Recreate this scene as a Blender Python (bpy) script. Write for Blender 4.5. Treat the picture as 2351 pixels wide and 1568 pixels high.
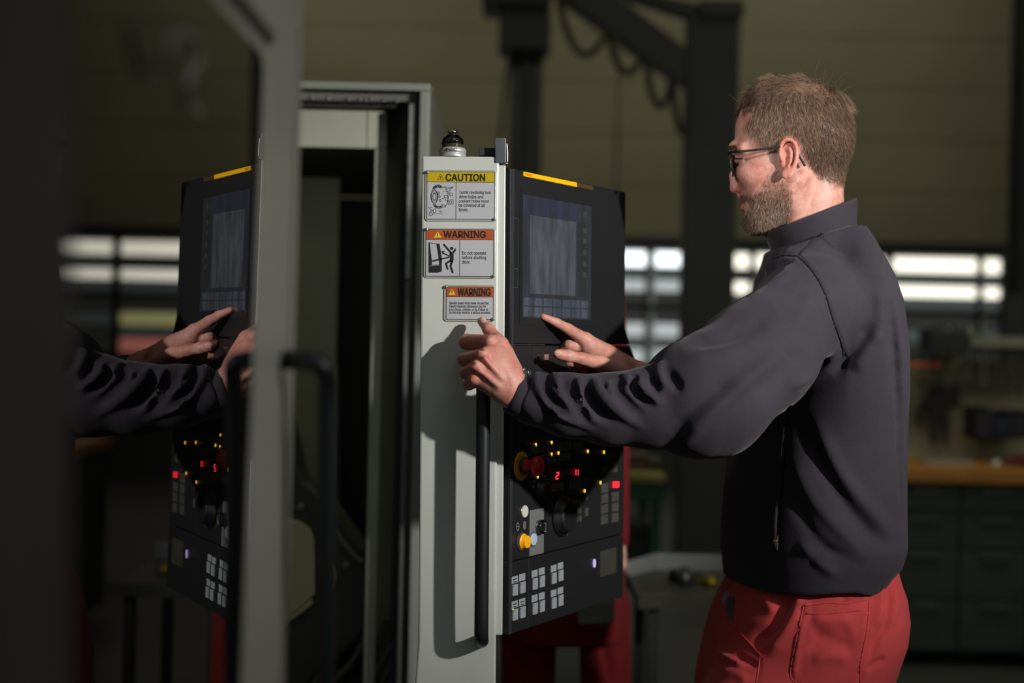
import bpy, bmesh, math, random
import numpy as np
from mathutils import Vector, Matrix
from mathutils.bvhtree import BVHTree

for o in list(bpy.data.objects):
    bpy.data.objects.remove(o, do_unlink=True)
SC = bpy.context.scene
COL = SC.collection
random.seed(7)
rng = np.random.default_rng(7)

# ------------------------------------------------------------------ camera
FPX, CX, CY = 3265.3, 1175.5, 784.0
TH = 0.022
CAMZ = 1.38
cT, sT = math.cos(TH), math.sin(TH)
XC = Vector((cT, 0, sT)); YC = Vector((-sT, 0, cT)); FW = Vector((0, 1, 0))
CAM = Vector((0, 0, CAMZ))
cam = bpy.data.cameras.new('camera'); camo = bpy.data.objects.new('camera', cam); COL.objects.link(camo)
cam.sensor_width = 36.0; cam.lens = 50.0; cam.clip_start = 0.05; cam.clip_end = 80
camo.matrix_world = Matrix(((XC.x, YC.x, 0, 0), (XC.y, YC.y, -1, 0), (XC.z, YC.z, 0, CAMZ), (0, 0, 0, 1)))
cam.dof.use_dof = True; cam.dof.focus_distance = 2.03; cam.dof.aperture_fstop = 2.3
SC.camera = camo

# ------------------------------------------------------------------ world, lamps, exposure
SC.view_settings.view_transform = 'Standard'; SC.view_settings.look = 'None'
SC.view_settings.gamma = 1.0; SC.view_settings.exposure = 0.0
SC.view_settings.use_curve_mapping = False
SC.cycles.use_denoising = True
SC.cycles.max_bounces = 6; SC.cycles.caustics_reflective = False; SC.cycles.caustics_refractive = False
SC.cycles.sample_clamp_indirect = 3.0
w = bpy.data.worlds.new('hall_ambient'); SC.world = w; w.use_nodes = True
w.node_tree.nodes['Background'].inputs[0].default_value = (0.80, 0.86, 0.78, 1)
w.node_tree.nodes['Background'].inputs[1].default_value = 0.125


def lamp(name, kind, loc, target, energy, color, **kw):
    l = bpy.data.lights.new(name, kind); l.energy = energy; l.color = color
    for k_, v_ in kw.items(): setattr(l, k_, v_)
    o = bpy.data.objects.new(name, l); COL.objects.link(o); o.location = loc
    o.rotation_euler = (Vector(target) - Vector(loc)).to_track_quat('-Z', 'Y').to_euler()
    return o

# photographer's flash head on a stand to the right, narrow reflector
lamp('flash_head', 'SPOT', (1.72, 0.40, 2.02), (0.32, 2.1, 1.66), 300, (1.0, 0.965, 0.93),
     spot_size=math.radians(49), spot_blend=1.0, shadow_soft_size=0.035)
# added soft fill from above for the door stile, sleeve and back
lamp('soft_fill', 'AREA', (0.5, 0.7, 3.3), (0.2, 1.9, 1.1), 3.5, (0.90, 0.92, 1.0), shape='RECTANGLE', size=0.9, size_y=0.9)
# second, weaker flash from the left for the face
lamp('face_light', 'SPOT', (-0.35, 0.85, 2.05), (0.40, 2.15, 1.60), 42, (1.0, 0.95, 0.92), spot_size=math.radians(25), spot_blend=0.6, shadow_soft_size=0.06)
# added fill light that lifts the dark inside of the lathe cabinet
lamp('cabinet_fill', 'AREA', (-0.55, 3.22, 1.80), (-0.5, 3.6, 0.9), 1.3, (1.0, 1.0, 0.82), shape='RECTANGLE', size=0.5, size_y=0.1)
# added fill lights, out of view, that brighten the work benches
lamp('bench_fill', 'AREA', (2.3, 5.7, 2.7), (2.3, 6.7, 1.2), 7.5, (1.0, 0.97, 0.84), shape='RECTANGLE', size=1.6, size_y=0.3)
lamp('bench_fill', 'AREA', (0.6, 5.0, 2.6), (0.6, 5.7, 1.0), 4.0, (1.0, 0.97, 0.84), shape='RECTANGLE', size=0.8, size_y=0.3)
# added spot, out of view, only to brighten the near door stile
lamp('stile_fill', 'SPOT', (0.95, 0.75, 1.62), (-0.19, 1.18, 1.42), 17.0, (1.0, 0.98, 0.94), spot_size=math.radians(46), spot_blend=1.0, shadow_soft_size=0.08)
# added fill lights under the ceiling that brighten the back wall
for i_, (x_, y_) in enumerate(((-3.0, 7.0), (3.0, 7.0), (-3.0, 11.0), (3.0, 11.0))):
    lamp('hall_fill', 'AREA', (x_, y_, 6.4), (x_ * 0.8, 14.0, 3.0), 19, (1.0, 0.96, 0.84), shape='RECTANGLE', size=2.4, size_y=0.5)


# ------------------------------------------------------------------ helpers
def U(px, py, d):
    u = (px - CX) / FPX; v = (CY - py) / FPX
    return Vector((d * (u * cT - v * sT), d, CAMZ + d * (u * sT + v * cT)))


def ray(px, py):
    return U(px, py, 1.0) - CAM


class Frame:
    def __init__(s, o, x, y):
        s.o = Vector(o); s.x = Vector(x).normalized(); s.z = s.x.cross(Vector(y)).normalized(); s.y = s.z.cross(s.x).normalized()

    def p(s, a, b, c=0.0):
        return s.o + s.x * a + s.y * b + s.z * c

    def px(s, px, py, c=0.0):
        r = ray(px, py)
        t = ((s.o + s.z * c) - CAM).dot(s.z) / r.dot(s.z)
        q = CAM + r * t - s.o
        return q.dot(s.x), q.dot(s.y)

    def sub(s, a, b, c=0.0):
        return Frame(s.p(a, b, c), s.x, s.y)


MATS = {}


def mat(name, col, rough=0.6, metal=0.0, var=0.10, nscale=12.0, bump=0.0, bscale=60.0, emit=None, estr=0.0,
        ior=1.5, spec=0.5, trans=0.0, sheen=0.0, sss=0.0, coat=0.0, stretch=None, spots=None):
    if name in MATS: return MATS[name]
    m = bpy.data.materials.new(name); m.use_nodes = True
    nt = m.node_tree; b = nt.nodes['Principled BSDF']
    def inp(n, v):
        if n in b.inputs: b.inputs[n].default_value = v
    inp('Roughness', rough); inp('Metallic', metal); inp('IOR', ior); inp('Specular IOR Level', spec)
    inp('Transmission Weight', trans); inp('Coat Weight', coat)
    if sheen: inp('Sheen Weight', sheen); inp('Sheen Roughness', 0.5)
    if sss:
        inp('Subsurface Weight', sss); inp('Subsurface Radius', (1.0, 0.35, 0.2)); inp('Subsurface Scale', 0.006)
    tc = nt.nodes.new('ShaderNodeTexCoord'); mp = nt.nodes.new('ShaderNodeMapping')
    nt.links.new(tc.outputs['Object'], mp.inputs[0])
    if stretch: mp.inputs['Scale'].default_value = stretch
    if var > 0:
        n = nt.nodes.new('ShaderNodeTexNoise'); n.inputs['Scale'].default_value = nscale; n.inputs['Detail'].default_value = 6
        nt.links.new(mp.outputs[0], n.inputs['Vector'])
        mr = nt.nodes.new('ShaderNodeMapRange'); mr.inputs[1].default_value = 0.3; mr.inputs[2].default_value = 0.7
        mr.inputs[3].default_value = 1 - var; mr.inputs[4].default_value = 1 + var
        nt.links.new(n.outputs[0], mr.inputs[0])
        mx = nt.nodes.new('ShaderNodeVectorMath'); mx.operation = 'SCALE'
        mx.inputs[0].default_value = col[:3]; nt.links.new(mr.outputs[0], mx.inputs['Scale'])
        nt.links.new(mx.outputs[0], b.inputs['Base Color'])
    else:
        b.inputs['Base Color'].default_value = (*col[:3], 1)
    if bump > 0:
        n2 = nt.nodes.new('ShaderNodeTexNoise'); n2.inputs['Scale'].default_value = bscale; n2.inputs['Detail'].default_value = 4
        nt.links.new(mp.outputs[0], n2.inputs['Vector'])
        bp = nt.nodes.new('ShaderNodeBump'); bp.inputs['Strength'].default_value = bump; bp.inputs['Distance'].default_value = 0.002
        nt.links.new(n2.outputs[0], bp.inputs['Height']); nt.links.new(bp.outputs[0], b.inputs['Normal'])
    if emit:
        b.inputs['Emission Color'].default_value = (*emit, 1); b.inputs['Emission Strength'].default_value = estr
    MATS[name] = m
    return m


def srgb(r, g, b):
    f = lambda v: (v / 255 / 12.92) if v <= 10 else ((v / 255 + 0.055) / 1.055) ** 2.4
    return (f(r), f(g), f(b))


class MB:
    def __init__(s): s.v = []; s.f = []

    def add(s, vs, fs):
        n = len(s.v); s.v += [tuple(q) for q in vs]; s.f += [tuple(i + n for i in f) for f in fs]; return s

    def box(s, fr, a0, a1, b0, b1, c0, c1):
        vs = [fr.p(a, b, c) for c in (c0, c1) for b in (b0, b1) for a in (a0, a1)]
        return s.add(vs, [(0, 2, 3, 1), (4, 5, 7, 6), (0, 1, 5, 4), (2, 6, 7, 3), (0, 4, 6, 2), (1, 3, 7, 5)])

    def prism(s, fr, poly, c0, c1):
        n = len(poly)
        ar = sum(poly[i][0] * poly[(i + 1) % n][1] - poly[(i + 1) % n][0] * poly[i][1] for i in range(n))
        if ar < 0: poly = list(reversed(poly))
        vs = [fr.p(a, b, c0) for a, b in poly] + [fr.p(a, b, c1) for a, b in poly]
        fs = [tuple(reversed(range(n))), tuple(range(n, 2 * n))] + [(i, (i + 1) % n, n + (i + 1) % n, n + i) for i in range(n)]
        return s.add(vs, fs)

    def ring(s, fr, outer, inner, c0, c1):  # same count outlines
        n = len(outer)
        vs = [fr.p(a, b, c) for c in (c0, c1) for poly in (outer, inner) for a, b in poly]
        fs = []
        for i in range(n):
            j = (i + 1) % n
            fs += [(i, n + i, n + j, j), (2 * n + i, 2 * n + j, 3 * n + j, 3 * n + i), (i, j, 2 * n + j, 2 * n + i), (n + j, n + i, 3 * n + i, 3 * n + j)]
        return s.add(vs, fs)

    def lathe(s, fr, prof, seg=24):  # prof: (radius, c) about fr.z
        vs = []; fs = []
        for r, c in prof:
            for i in range(seg):
                t = 2 * math.pi * i / seg
                vs.append(fr.p(r * math.cos(t), r * math.sin(t), c))
        for j in range(len(prof) - 1):
            for i in range(seg):
                k2 = (i + 1) % seg
                fs.append((j * seg + i, j * seg + k2, (j + 1) * seg + k2, (j + 1) * seg + i))
        fs.append(tuple(reversed(range(seg)))); fs.append(tuple(range((len(prof) - 1) * seg, len(prof) * seg)))
        return s.add(vs, fs)

    def tube(s, pts, r, seg=10, smooth=0):
        pts = [Vector(q) for q in pts]
        for _ in range(smooth):
            q = [pts[0]]
            for i in range(len(pts) - 1):
                q += [pts[i].lerp(pts[i + 1], .25), pts[i].lerp(pts[i + 1], .75)]
            pts = q + [pts[-1]]
        rs = r if isinstance(r, (list, tuple)) else [r] * len(pts)
        if len(rs) != len(pts):
            rs = list(np.interp(np.linspace(0, 1, len(pts)), np.linspace(0, 1, len(rs)), rs))
        vs = []; fs = []; up = None
        for i, q in enumerate(pts):
            t = (pts[min(i + 1, len(pts) - 1)] - pts[max(i - 1, 0)]).normalized()
            if up is None:
                up = Vector((0, 0, 1)) if abs(t.z) < .9 else Vector((1, 0, 0))
            n = (up - t * up.dot(t)).normalized(); up = n; b = t.cross(n)
            for k_ in range(seg):
                a = 2 * math.pi * k_ / seg
                vs.append(q + (n * math.cos(a) + b * math.sin(a)) * rs[i])
        for j in range(len(pts) - 1):
            for i in range(seg):
                k2 = (i + 1) % seg
                fs.append((j * seg + i, j * seg + k2, (j + 1) * seg + k2, (j + 1) * seg + i))
        fs.append(tuple(reversed(range(seg)))); fs.append(tuple(range((len(pts) - 1) * seg, len(pts) * seg)))
        return s.add(vs, fs)

    def build(s, name, m, parent=None, bevel=0.0, smooth=False, label=None):
        me = bpy.data.meshes.new(name); me.from_pydata(s.v, [], s.f); me.update()
        o = bpy.data.objects.new(name, me); COL.objects.link(o); me.materials.append(m)
        if parent is not None:
            o.parent = parent; o.matrix_parent_inverse = parent.matrix_world.inverted()
        if smooth:
            for p_ in me.polygons: p_.use_smooth = len(p_.vertices) == 4
        if bevel:
            b = o.modifiers.new('edge', 'BEVEL'); b.width = bevel; b.segments = 2; b.limit_method = 'ANGLE'
        if label: o['label'] = label
        return o


def thing(name, label, cat, loc, group=None):
    o = bpy.data.objects.new(name, None); COL.objects.link(o); o.location = loc
    o['label'] = label; o['category'] = cat; o.empty_display_size = 0.05
    if group: o['group'] = group
    bpy.context.view_layer.update()
    return o


def tag(o, label, cat, group=None):
    o['label'] = label; o['category'] = cat
    if group: o['group'] = group
    return o


def struct(o):
    o['kind'] = 'structure'; return o


def disc(fr, a, b, ra, rb, n=20):
    return [(a + ra * math.cos(2 * math.pi * i / n), b + rb * math.sin(2 * math.pi * i / n)) for i in range(n)]


def sign_font():
    import os
    p_ = os.path.join(bpy.utils.resource_path('LOCAL'), 'datafiles', 'fonts', 'Inter.woff2')
    try: return bpy.data.fonts.load(p_) if os.path.exists(p_) else None
    except Exception: return None
FONT = sign_font()   # Blender's own interface face, a plain grotesque


def text_mesh(name, txt, m, fr, box, c, parent, bold=0.0, px=True):
    """lettering fitted to a box on the frame's plane (box in photo pixels)"""
    cu = bpy.data.curves.new(name, 'FONT'); cu.body = txt; cu.size = 1.0; cu.offset = 0.0; cu.extrude = 0.0
    cu.resolution_u = 3
    if FONT: cu.font = FONT
    ob = bpy.data.objects.new(name, cu); COL.objects.link(ob)
    dg = bpy.context.evaluated_depsgraph_get(); dg.update()
    me = bpy.data.meshes.new_from_object(ob.evaluated_get(dg))
    bpy.data.objects.remove(ob, do_unlink=True)
    xs = [v.co.x for v in me.vertices]; ys = [v.co.y for v in me.vertices]
    x0, x1, y0, y1 = min(xs), max(xs), min(ys), max(ys)
    if px:
        a0, b0 = fr.px(box[0], box[3], c); a1, b1 = fr.px(box[2], box[1], c)
    else:
        a0, b0, a1, b1 = box
    for v in me.vertices:
        v.co = fr.p(a0 + (v.co.x - x0) / (x1 - x0) * (a1 - a0), b0 + (v.co.y - y0) / (y1 - y0) * (b1 - b0), c)
    if bold > 0:   # heavier strokes: the same outlines set again a hair to each side
        w_ = (b1 - b0) / max(y1 - y0, 1e-6) * bold; n0 = [tuple(v.co) for v in me.vertices]; f0 = [tuple(p_.vertices) for p_ in me.polygons]; vs, fs = list(n0), list(f0)
        for k_, (sx, sy) in enumerate([(math.cos(j_ * math.pi / 4), math.sin(j_ * math.pi / 4)) for j_ in range(8)]):
            off = fr.x * (sx * w_) + fr.y * (sy * w_) + fr.z * (.000004 * (k_ + 1)); b_ = len(vs)
            vs += [tuple(Vector(q_) + off) for q_ in n0]; fs += [tuple(i_ + b_ for i_ in f_) for f_ in f0]
        me = bpy.data.meshes.new(name); me.from_pydata(vs, [], fs)
    me.materials.append(m); me.name = name
    o = bpy.data.objects.new(name, me); COL.objects.link(o)
    if parent is not None: o.parent = parent; o.matrix_parent_inverse = parent.matrix_world.inverted()
    return o


def pxpoly(fr, pts, c=0.0):
    return [fr.px(x, y, c) for x, y in pts]


def pxbox(fr, x0, y0, x1, y1, c=0.0):
    a, b = fr.px(x0, y0, c); a2, b2 = fr.px(x1, y1, c)
    return [(a, b2), (a2, b2), (a2, b), (a, b)]


def line2(fr, p, q, wd):  # a thin quad between two plane points
    d = Vector((q[0] - p[0], q[1] - p[1])); n = Vector((-d.y, d.x)).normalized() * wd / 2
    return [(p[0] + n.x, p[1] + n.y), (q[0] + n.x, q[1] + n.y), (q[0] - n.x, q[1] - n.y), (p[0] - n.x, p[1] - n.y)]
# ================================================================== the hall
M_clad = mat('olive_cladding', srgb(156, 149, 116), 0.7, var=0.10, nscale=0.8)
M_steel = mat('dark_steel', srgb(60, 61, 54), 0.6, var=0.15, nscale=3)
M_frame = mat('window_frame_paint', srgb(50, 54, 52), 0.6)
M_floor = mat('floor_concrete', srgb(70, 70, 64), 0.55, var=0.25, nscale=1.5, bump=0.2)
M_ceil = mat('ceiling_sheet', srgb(60, 60, 52), 0.8, var=0.15)
W0 = Frame((0, 14.0, 0), (1, 0, 0), (0, 0, 1))


def wz(px, py, d=14.0): return U(px, py, d)


z_wt = U(1900, 566, 14).z      # top of the window band
z_wb = U(1500, 850, 14).z
fl = MB().box(Frame((0, 0, 0), (1, 0, 0), (0, 1, 0)), -9, 10, -3.5, 14.3, -0.1, 0).build('floor', M_floor); struct(fl)
ce = MB().box(Frame((0, 0, 0), (1, 0, 0), (0, 1, 0)), -9, 10, 2.5, 14.3, 7.0, 7.1).build('ceiling', M_ceil); struct(ce)
wb = MB().box(W0, -9, 10, 0, z_wb, -0.2, 0).build('wall_back', mat('plinth_paint', srgb(70, 72, 62), .8, var=.15, nscale=2)); struct(wb)
MB().box(W0, -9, 10, z_wt, 7.0, -0.25, -0.05).build('backing', M_steel, wb)
bh = 0.505
z = z_wt + 0.06
while z < 7.0:
    for a0, a1 in ((-9, -4.02), (-4, 0.98), (1.0, 4.97), (4.99, 9.99)):
        MB().box(W0, a0, a1, z, min(z + bh - 0.007, 7.0), -0.05, 0.0).build('cladding_panel', M_clad, wb)
    z += bh
wl = MB().box(Frame((-9, 0, 0), (0, 1, 0), (0, 0, 1)), 2.5, 14, 0, 7, -0.1, 0).build('wall_left', M_clad); struct(wl)
wr = MB().box(Frame((10, 0, 0), (0, 1, 0), (0, 0, 1)), 2.5, 14, 0, 7, 0, 0.1).build('wall_right', M_clad); struct(wr)
# windows, one after the other along the wall: rows of (y0, y1, material) in photo rows at px 1500
E_hi = mat('daylight_pane', (.8, .8, .8), .5, emit=(0.90, 0.97, 1.0), estr=2.2, var=0)
E_hi2 = mat('warm_daylight_pane', (.8, .8, .8), .5, emit=(1.0, 0.96, 0.80), estr=1.6, var=0)
E_mid = mat('dim_daylight_pane', (.4, .4, .4), .5, emit=(0.80, 0.88, 0.88), estr=0.55, var=0)
E_lo = mat('shaded_pane', (.1, .12, .12), .5, emit=(0.60, 0.72, 0.68), estr=0.085, var=0)
E_lo2 = mat('dark_pane', (.05, .05, .05), .5, emit=(0.70, 0.68, 0.60), estr=0.035, var=0)
E_yel = mat('yellow_glow_pane', (.3, .3, .1), .5, emit=(0.75, 0.72, 0.32), estr=0.6, var=0)  # coloured window panes made to glow for the mirror image in the door glass
E_red = mat('red_glow_pane', (.3, .1, .1), .5, emit=(0.95, 0.32, 0.24), estr=0.6, var=0)
ROWS = [(578, 611), (615, 637), (643, 668), (672, 697), (718, 738), (742, 773), (777, 798), (802, 835)]
PAT = {0: [E_hi, E_lo, E_mid, E_lo2, E_lo2, E_mid, E_lo, E_mid], 1: [E_hi, E_lo, E_hi, E_lo, E_lo2, E_lo, E_lo2, E_lo2],
       2: [E_hi2, E_lo, E_hi2, E_lo, E_lo2, E_lo, E_lo2, E_lo2], 3: [E_hi2, E_lo2, E_hi2, E_lo, E_lo2, E_yel, E_lo, E_red]}
WIN = [([(1290, 1370), (1380, 1479), (1502, 1560)], 0), ([(1662, 1717), (1735, 1830), (1842, 2029)], 3),
       ([(2046, 2241), (2261, 2295)], 2), ([(2380, 2560), (2580, 2800)], 2), ([(900, 1010), (1020, 1170)], 0)]
for n_, (spans, pat) in enumerate(WIN):
    xa = U(spans[0][0] - 5, 784, 14).x; xb = U(spans[-1][1] + 5, 784, 14).x
    zoff = lambda yy: U(1500, yy, 14).z
    g = MB(); fr0 = Frame((0, 14.0, 0), (1, 0, 0), (0, 0, 1))
    win = bpy.data.objects.new(f'window_{n_ + 1}', None); COL.objects.link(win); win.location = ((xa + xb) / 2, 13.95, zoff(835)); struct(win)
    bpy.context.view_layer.update()
    g.box(fr0, xa, xb, zoff(572), z_wt + .06, -.12, .02); g.box(fr0, xa, xb, z_wb - .02, zoff(838), -.12, .02)
    g.box(fr0, xa, xb, zoff(716), zoff(699), -.12, .02)
    xs_ = [xa] + [U(s_[1] + 5, 784, 14).x for s_ in spans]
    for x_ in xs_: g.box(fr0, x_ - .02, x_ + .02, z_wb, z_wt, -.12, .03)
    g.build('window_frame', M_frame, win)
    for s_ in spans:
        a0, a1 = U(s_[0], 784, 14).x, U(s_[1], 784, 14).x
        for (y0, y1), mm in zip(ROWS, PAT[pat]):
            MB().box(fr0, a0, a1, zoff(y1), zoff(y0), -.06, -.04).build('pane', mm, win)
            MB().box(fr0, a0, a1, zoff(y1 + 4), zoff(y1), -.06, -.02).build('glazing_bar', M_frame, win)
    for i_ in range(len(spans) - 1): pass
# wall pieces between the windows
edges = sorted((U(sp[0][0] - 5, 784, 14).x, U(sp[-1][1] + 5, 784, 14).x) for sp, _ in WIN)
prev = -9.0
for a0, a1 in edges + [(10.0, 10.0)]:
    if a0 - prev > 0.03:
        MB().box(W0, prev + .001, a0 - .001, z_wb, z_wt + .05, -0.2, 0.0).build('wall_pier', M_steel, wb)
    prev = max(prev, a1)
MB().box(W0, -9, 10, z_wt, z_wt + .055, -.06, .03).build('lintel', M_steel, wb)
# building column at the right edge of the frame
for k_, (pa, pb) in enumerate(((2322, 2500),)):
    a0, a1 = U(pa, 784, 11).x, U(pb, 784, 11).x
    fr0 = Frame((0, 11, 0), (1, 0, 0), (0, 0, 1)); g = MB()
    g.box(fr0, a0, a1, 0, 7, .14, .16); g.box(fr0, a0, a1, 0, 7, -.16, -.14); g.box(fr0, (a0 + a1) / 2 - .01, (a0 + a1) / 2 + .01, 0, 7, -.14, .14)
    tag(g.build('steel_column', M_steel), 'dark steel building column beyond the pegboard bench, floor to roof', 'column')

# ------------------------------------------------------------------ crane
DCR = 9.0
C9 = Frame((0, DCR, 0), (1, 0, 0), (0, 0, 1))
q9 = lambda x, y, d=DCR: U(x, y, d)
cr = thing('jib_crane', 'dark crane with stepped mast head, sloping boom hung with cable loops and capped post', 'crane', (q9(1207, 784).x, DCR, 0))
xm = q9(1207, 250).x
wp = lambda p_: p_ * DCR / FPX
MB().lathe(Frame((xm, DCR, 0), (1, 0, 0), (0, 1, 0)), [(wp(38), 0), (wp(38), q9(1207, 125).z)], 20).build('mast', M_steel, cr, smooth=True)
xs0 = q9(1203, 80).x
MB().box(C9, xs0 - wp(57), xs0 + wp(60), q9(1200, 126).z, q9(1200, 30).z, -.16, .16).build('bracket', M_steel, cr, bevel=.02)
MB().box(C9, xs0 - wp(97), xs0 + wp(60), q9(1200, 32).z, q9(1200, -120).z, -.2, .2).build('motor_housing', M_steel, cr, bevel=.03)
MB().tube([q9(1170, 120, 8.8), q9(1160, 200, 8.8), q9(1148, 330, 8.8), q9(1140, 700, 8.8)], .012, 6).build('pull_cable', M_steel, cr)
po = cr
fr0 = Frame((q9(1630, 300).x, DCR, 0), (1, 0, 0), (0, 0, 1)); g = MB()
g.box(fr0, -wp(58), wp(58), 0, q9(1630, 40).z, -.12, .12); g.build('post_shaft', M_steel, po, bevel=.01)
MB().box(fr0, -wp(36), wp(64), q9(1630, 50).z, q9(1630, 12).z, -.15, .15).build('post_cap', M_steel, po, bevel=.01)
bm_ = cr
MB().prism(C9, [C9.px(*p_) for p_ in ((1225, -50), (1293, 5), (1390, 76), (1473, 138), (1570, 199), (1690, 262), (1690, 205), (1567, 113), (1418, 0), (1350, -50))], -.10, .10).build('boom_beam', M_steel, bm_, bevel=.01)
MB().prism(C9, [C9.px(*p_) for p_ in ((1400, -60), (1440, 0), (1575, 42), (1640, 60), (1640, 20), (1597, 14), (1520, -3), (1480, -60))], -.08, .08).build('upper_stay', M_steel, bm_, bevel=.01)
M_cab = mat('olive_cable', srgb(52, 50, 40), .7)
for L in ([(1284, 5), (1300, 70), (1322, 115), (1345, 128), (1365, 118), (1388, 85)], [(1398, 80), (1412, 140), (1438, 172), (1458, 160), (1473, 135)],
          [(1484, 140), (1493, 210), (1512, 250), (1530, 235), (1543, 180)], [(1546, 185), (1550, 260), (1566, 310)]):
    MB().tube([q9(x, y, 8.86) for x, y in L], wp(8), 8, smooth=2).build('cable_loop', M_cab, bm_, smooth=True)

# ------------------------------------------------------------------ workbench with pegboard, right
DB = 6.6
B6 = Frame((0, DB, 0), (1, 0, 0), (0, 0, 1))
b6 = lambda x, y, d=DB: U(x, y, d)
wq = lambda p_: p_ * DB / FPX
M_peg = mat('pegboard_paint', srgb(150, 146, 118), .7, var=.10, nscale=5)
M_wood = mat('oak_benchtop', srgb(178, 122, 48), .5, var=.2, nscale=8, stretch=(1, 8, 8))
M_grn = mat('dark_green_cabinet', srgb(62, 70, 60), .55, var=.12)
M_blk = mat('black_tool_grip', srgb(40, 42, 46), .55)
M_chr = mat('tool_chrome', srgb(120, 120, 112), .35, 0.7, var=.1)
bx0, bx1 = b6(1980, 900).x, b6(2620, 900).x
zt = b6(2220, 1062).z
wbn = thing('workbench', 'long workbench with orange wooden top and green drawers below the pegboard', 'workbench', ((bx0 + bx1) / 2, DB, 0))
MB().box(B6, bx0, bx1, zt - .055, zt, -.35, .45).build('benchtop', M_wood, wbn, bevel=.004)
MB().box(B6, bx0 + .02, bx1 - .02, 0.06, zt - .056, -.33, .38).build('cabinet_body', M_grn, wbn, bevel=.004)
nx = 4; cw = (bx1 - bx0 - .06) / nx
for i_ in range(nx):
    zz = zt - .07
    for h_ in (.12, .16, .22, .26):
        a0 = bx0 + .03 + i_ * cw
        if zz - h_ < 0.07: h_ = zz - .07
        if h_ < .05: break
        dr = MB().box(B6, a0 + .008, a0 + cw - .008, zz - h_ + .008, zz, .38, .40).build('drawer', M_grn, wbn, bevel=.003)
        MB().box(B6, a0 + cw * .3, a0 + cw * .7, zz - .035, zz - .02, .40, .415).build('drawer_pull', M_chr, dr)
        zz -= h_
pb = thing('pegboard', 'olive perforated tool board standing behind the wooden bench top', 'pegboard', (b6(2250, 900).x, DB - .28, zt))
fp = Frame((0, DB + .28, 0), (1, 0, 0), (0, 0, 1))
pz0, pz1 = zt, b6(2200, 826, DB + .28).z
px0, px1 = b6(2050, 900, DB + .28).x, b6(2560, 900, DB + .28).x
MB().box(fp, px0, px1, pz0, pz1, -.02, 0).build('board', M_peg, pb)
g = MB(); nh = 0
zz = pz0 + .05
while zz < pz1 - .03:
    xx = px0 + .04
    while xx < px1 - .03:
        g.box(fp, xx, xx + .009, zz, zz + .009, .0005, .001); xx += .045
    zz += .045
ho = g.build('peg_hole', M_blk, pb); ho['kind'] = 'stuff'
sx0, sx1 = b6(2212, 780, DB + .2).x, px1
fs_ = Frame((0, DB + .2, 0), (1, 0, 0), (0, 0, 1))
sh = MB().box(fs_, sx0, sx1, b6(2300, 797, DB + .2).z, b6(2300, 773, DB + .2).z, -.1, .12).build('tool_shelf', mat('grey_shelf', srgb(130, 132, 110), .6))
tag(sh, 'grey-green rail shelf above the pegboard with tools hanging from it', 'shelf')
# hanging spanners, each a tool
def spanner(x, y0, y1, wd, m, lab):
    o_ = U(x, y0, DB + .12); L = o_.z - U(x, y1, DB + .12).z; w_ = wd * DB / FPX
    fr = Frame(o_, (1, 0, 0), (0, 0, 1))
    pl = [(-w_ * .3, 0), (w_ * .3, 0), (w_ * .5, -L * .06), (w_ * .5, -L * .12), (w_ * .22, -L * .2), (w_ * .22, -L * .82), (w_ * .5, -L * .88), (w_ * .45, -L), (w_ * .12, -L), (w_ * .1, -L * .93), (-w_ * .1, -L * .93), (-w_ * .12, -L), (-w_ * .45, -L), (-w_ * .5, -L * .88), (-w_ * .22, -L * .82), (-w_ * .22, -L * .2), (-w_ * .5, -L * .12), (-w_ * .5, -L * .06)]
    return tag(MB().prism(fr, pl, 0, .012).build('spanner', m), lab, 'tool', 'tools hanging from the shelf')
M_sp2 = mat('olive_steel', srgb(74, 74, 62), .5, .3)
labs = ['leftmost spanner hanging under the rail shelf, short', 'second spanner from the left under the rail shelf', 'third spanner from the left, grey, under the rail shelf', 'middle spanner under the rail shelf, wider jaw',
        'long spanner right of the middle one under the rail shelf', 'wide grey spanner near the right end of the rail shelf', 'rightmost long spanner under the rail shelf']
for (x, y0, y1, w_), lb in zip(((2222, 796, 872, 14), (2240, 796, 878, 12), (2258, 796, 884, 16), (2276, 796, 890, 12), (2294, 796, 896, 15), (2320, 796, 900, 22), (2345, 796, 906, 14)), labs):
    spanner(x, y0, y1, w_, random.choice((M_sp2, M_chr, M_steel)), lb)
# orange-tipped screwdrivers in a rack
M_or = mat('orange_grip', srgb(228, 120, 88), .45)
fr_r = Frame(U(2120, 820, DB + .1), (1, 0, 0), (0, 0, 1))
rk = MB().box(fr_r, -.14, .14, -.012, .0, -.04, .04).build('tool_rack', M_steel); tag(rk, 'thin dark rack holding orange-ended screwdrivers on the pegboard', 'rack')
for x, lb in ((2086, 'orange-ended screwdriver nearest the man\'s back'), (2107, 'second orange-ended screwdriver from the man\'s back'), (2128, 'third, duller orange-ended screwdriver in the rack'), (2149, 'fourth and brightest orange-ended screwdriver in the rack')):
    o_ = U(x, 826, DB + .06); t_ = thing('screwdriver', lb, 'screwdriver', tuple(o_), 'screwdrivers in the rack')
    fr = Frame(o_, (1, 0, 0), (0, 1, 0))
    MB().lathe(fr, [(.008, .06), (.010, .03), (.014, .0), (.014, -.01)], 12).build('grip', M_sp2, t_, smooth=True)
    MB().lathe(fr, [(.015, -.01), (.017, -.02), (.016, -.034), (.008, -.04)], 12).build('grip_end', M_or, t_, smooth=True)
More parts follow.
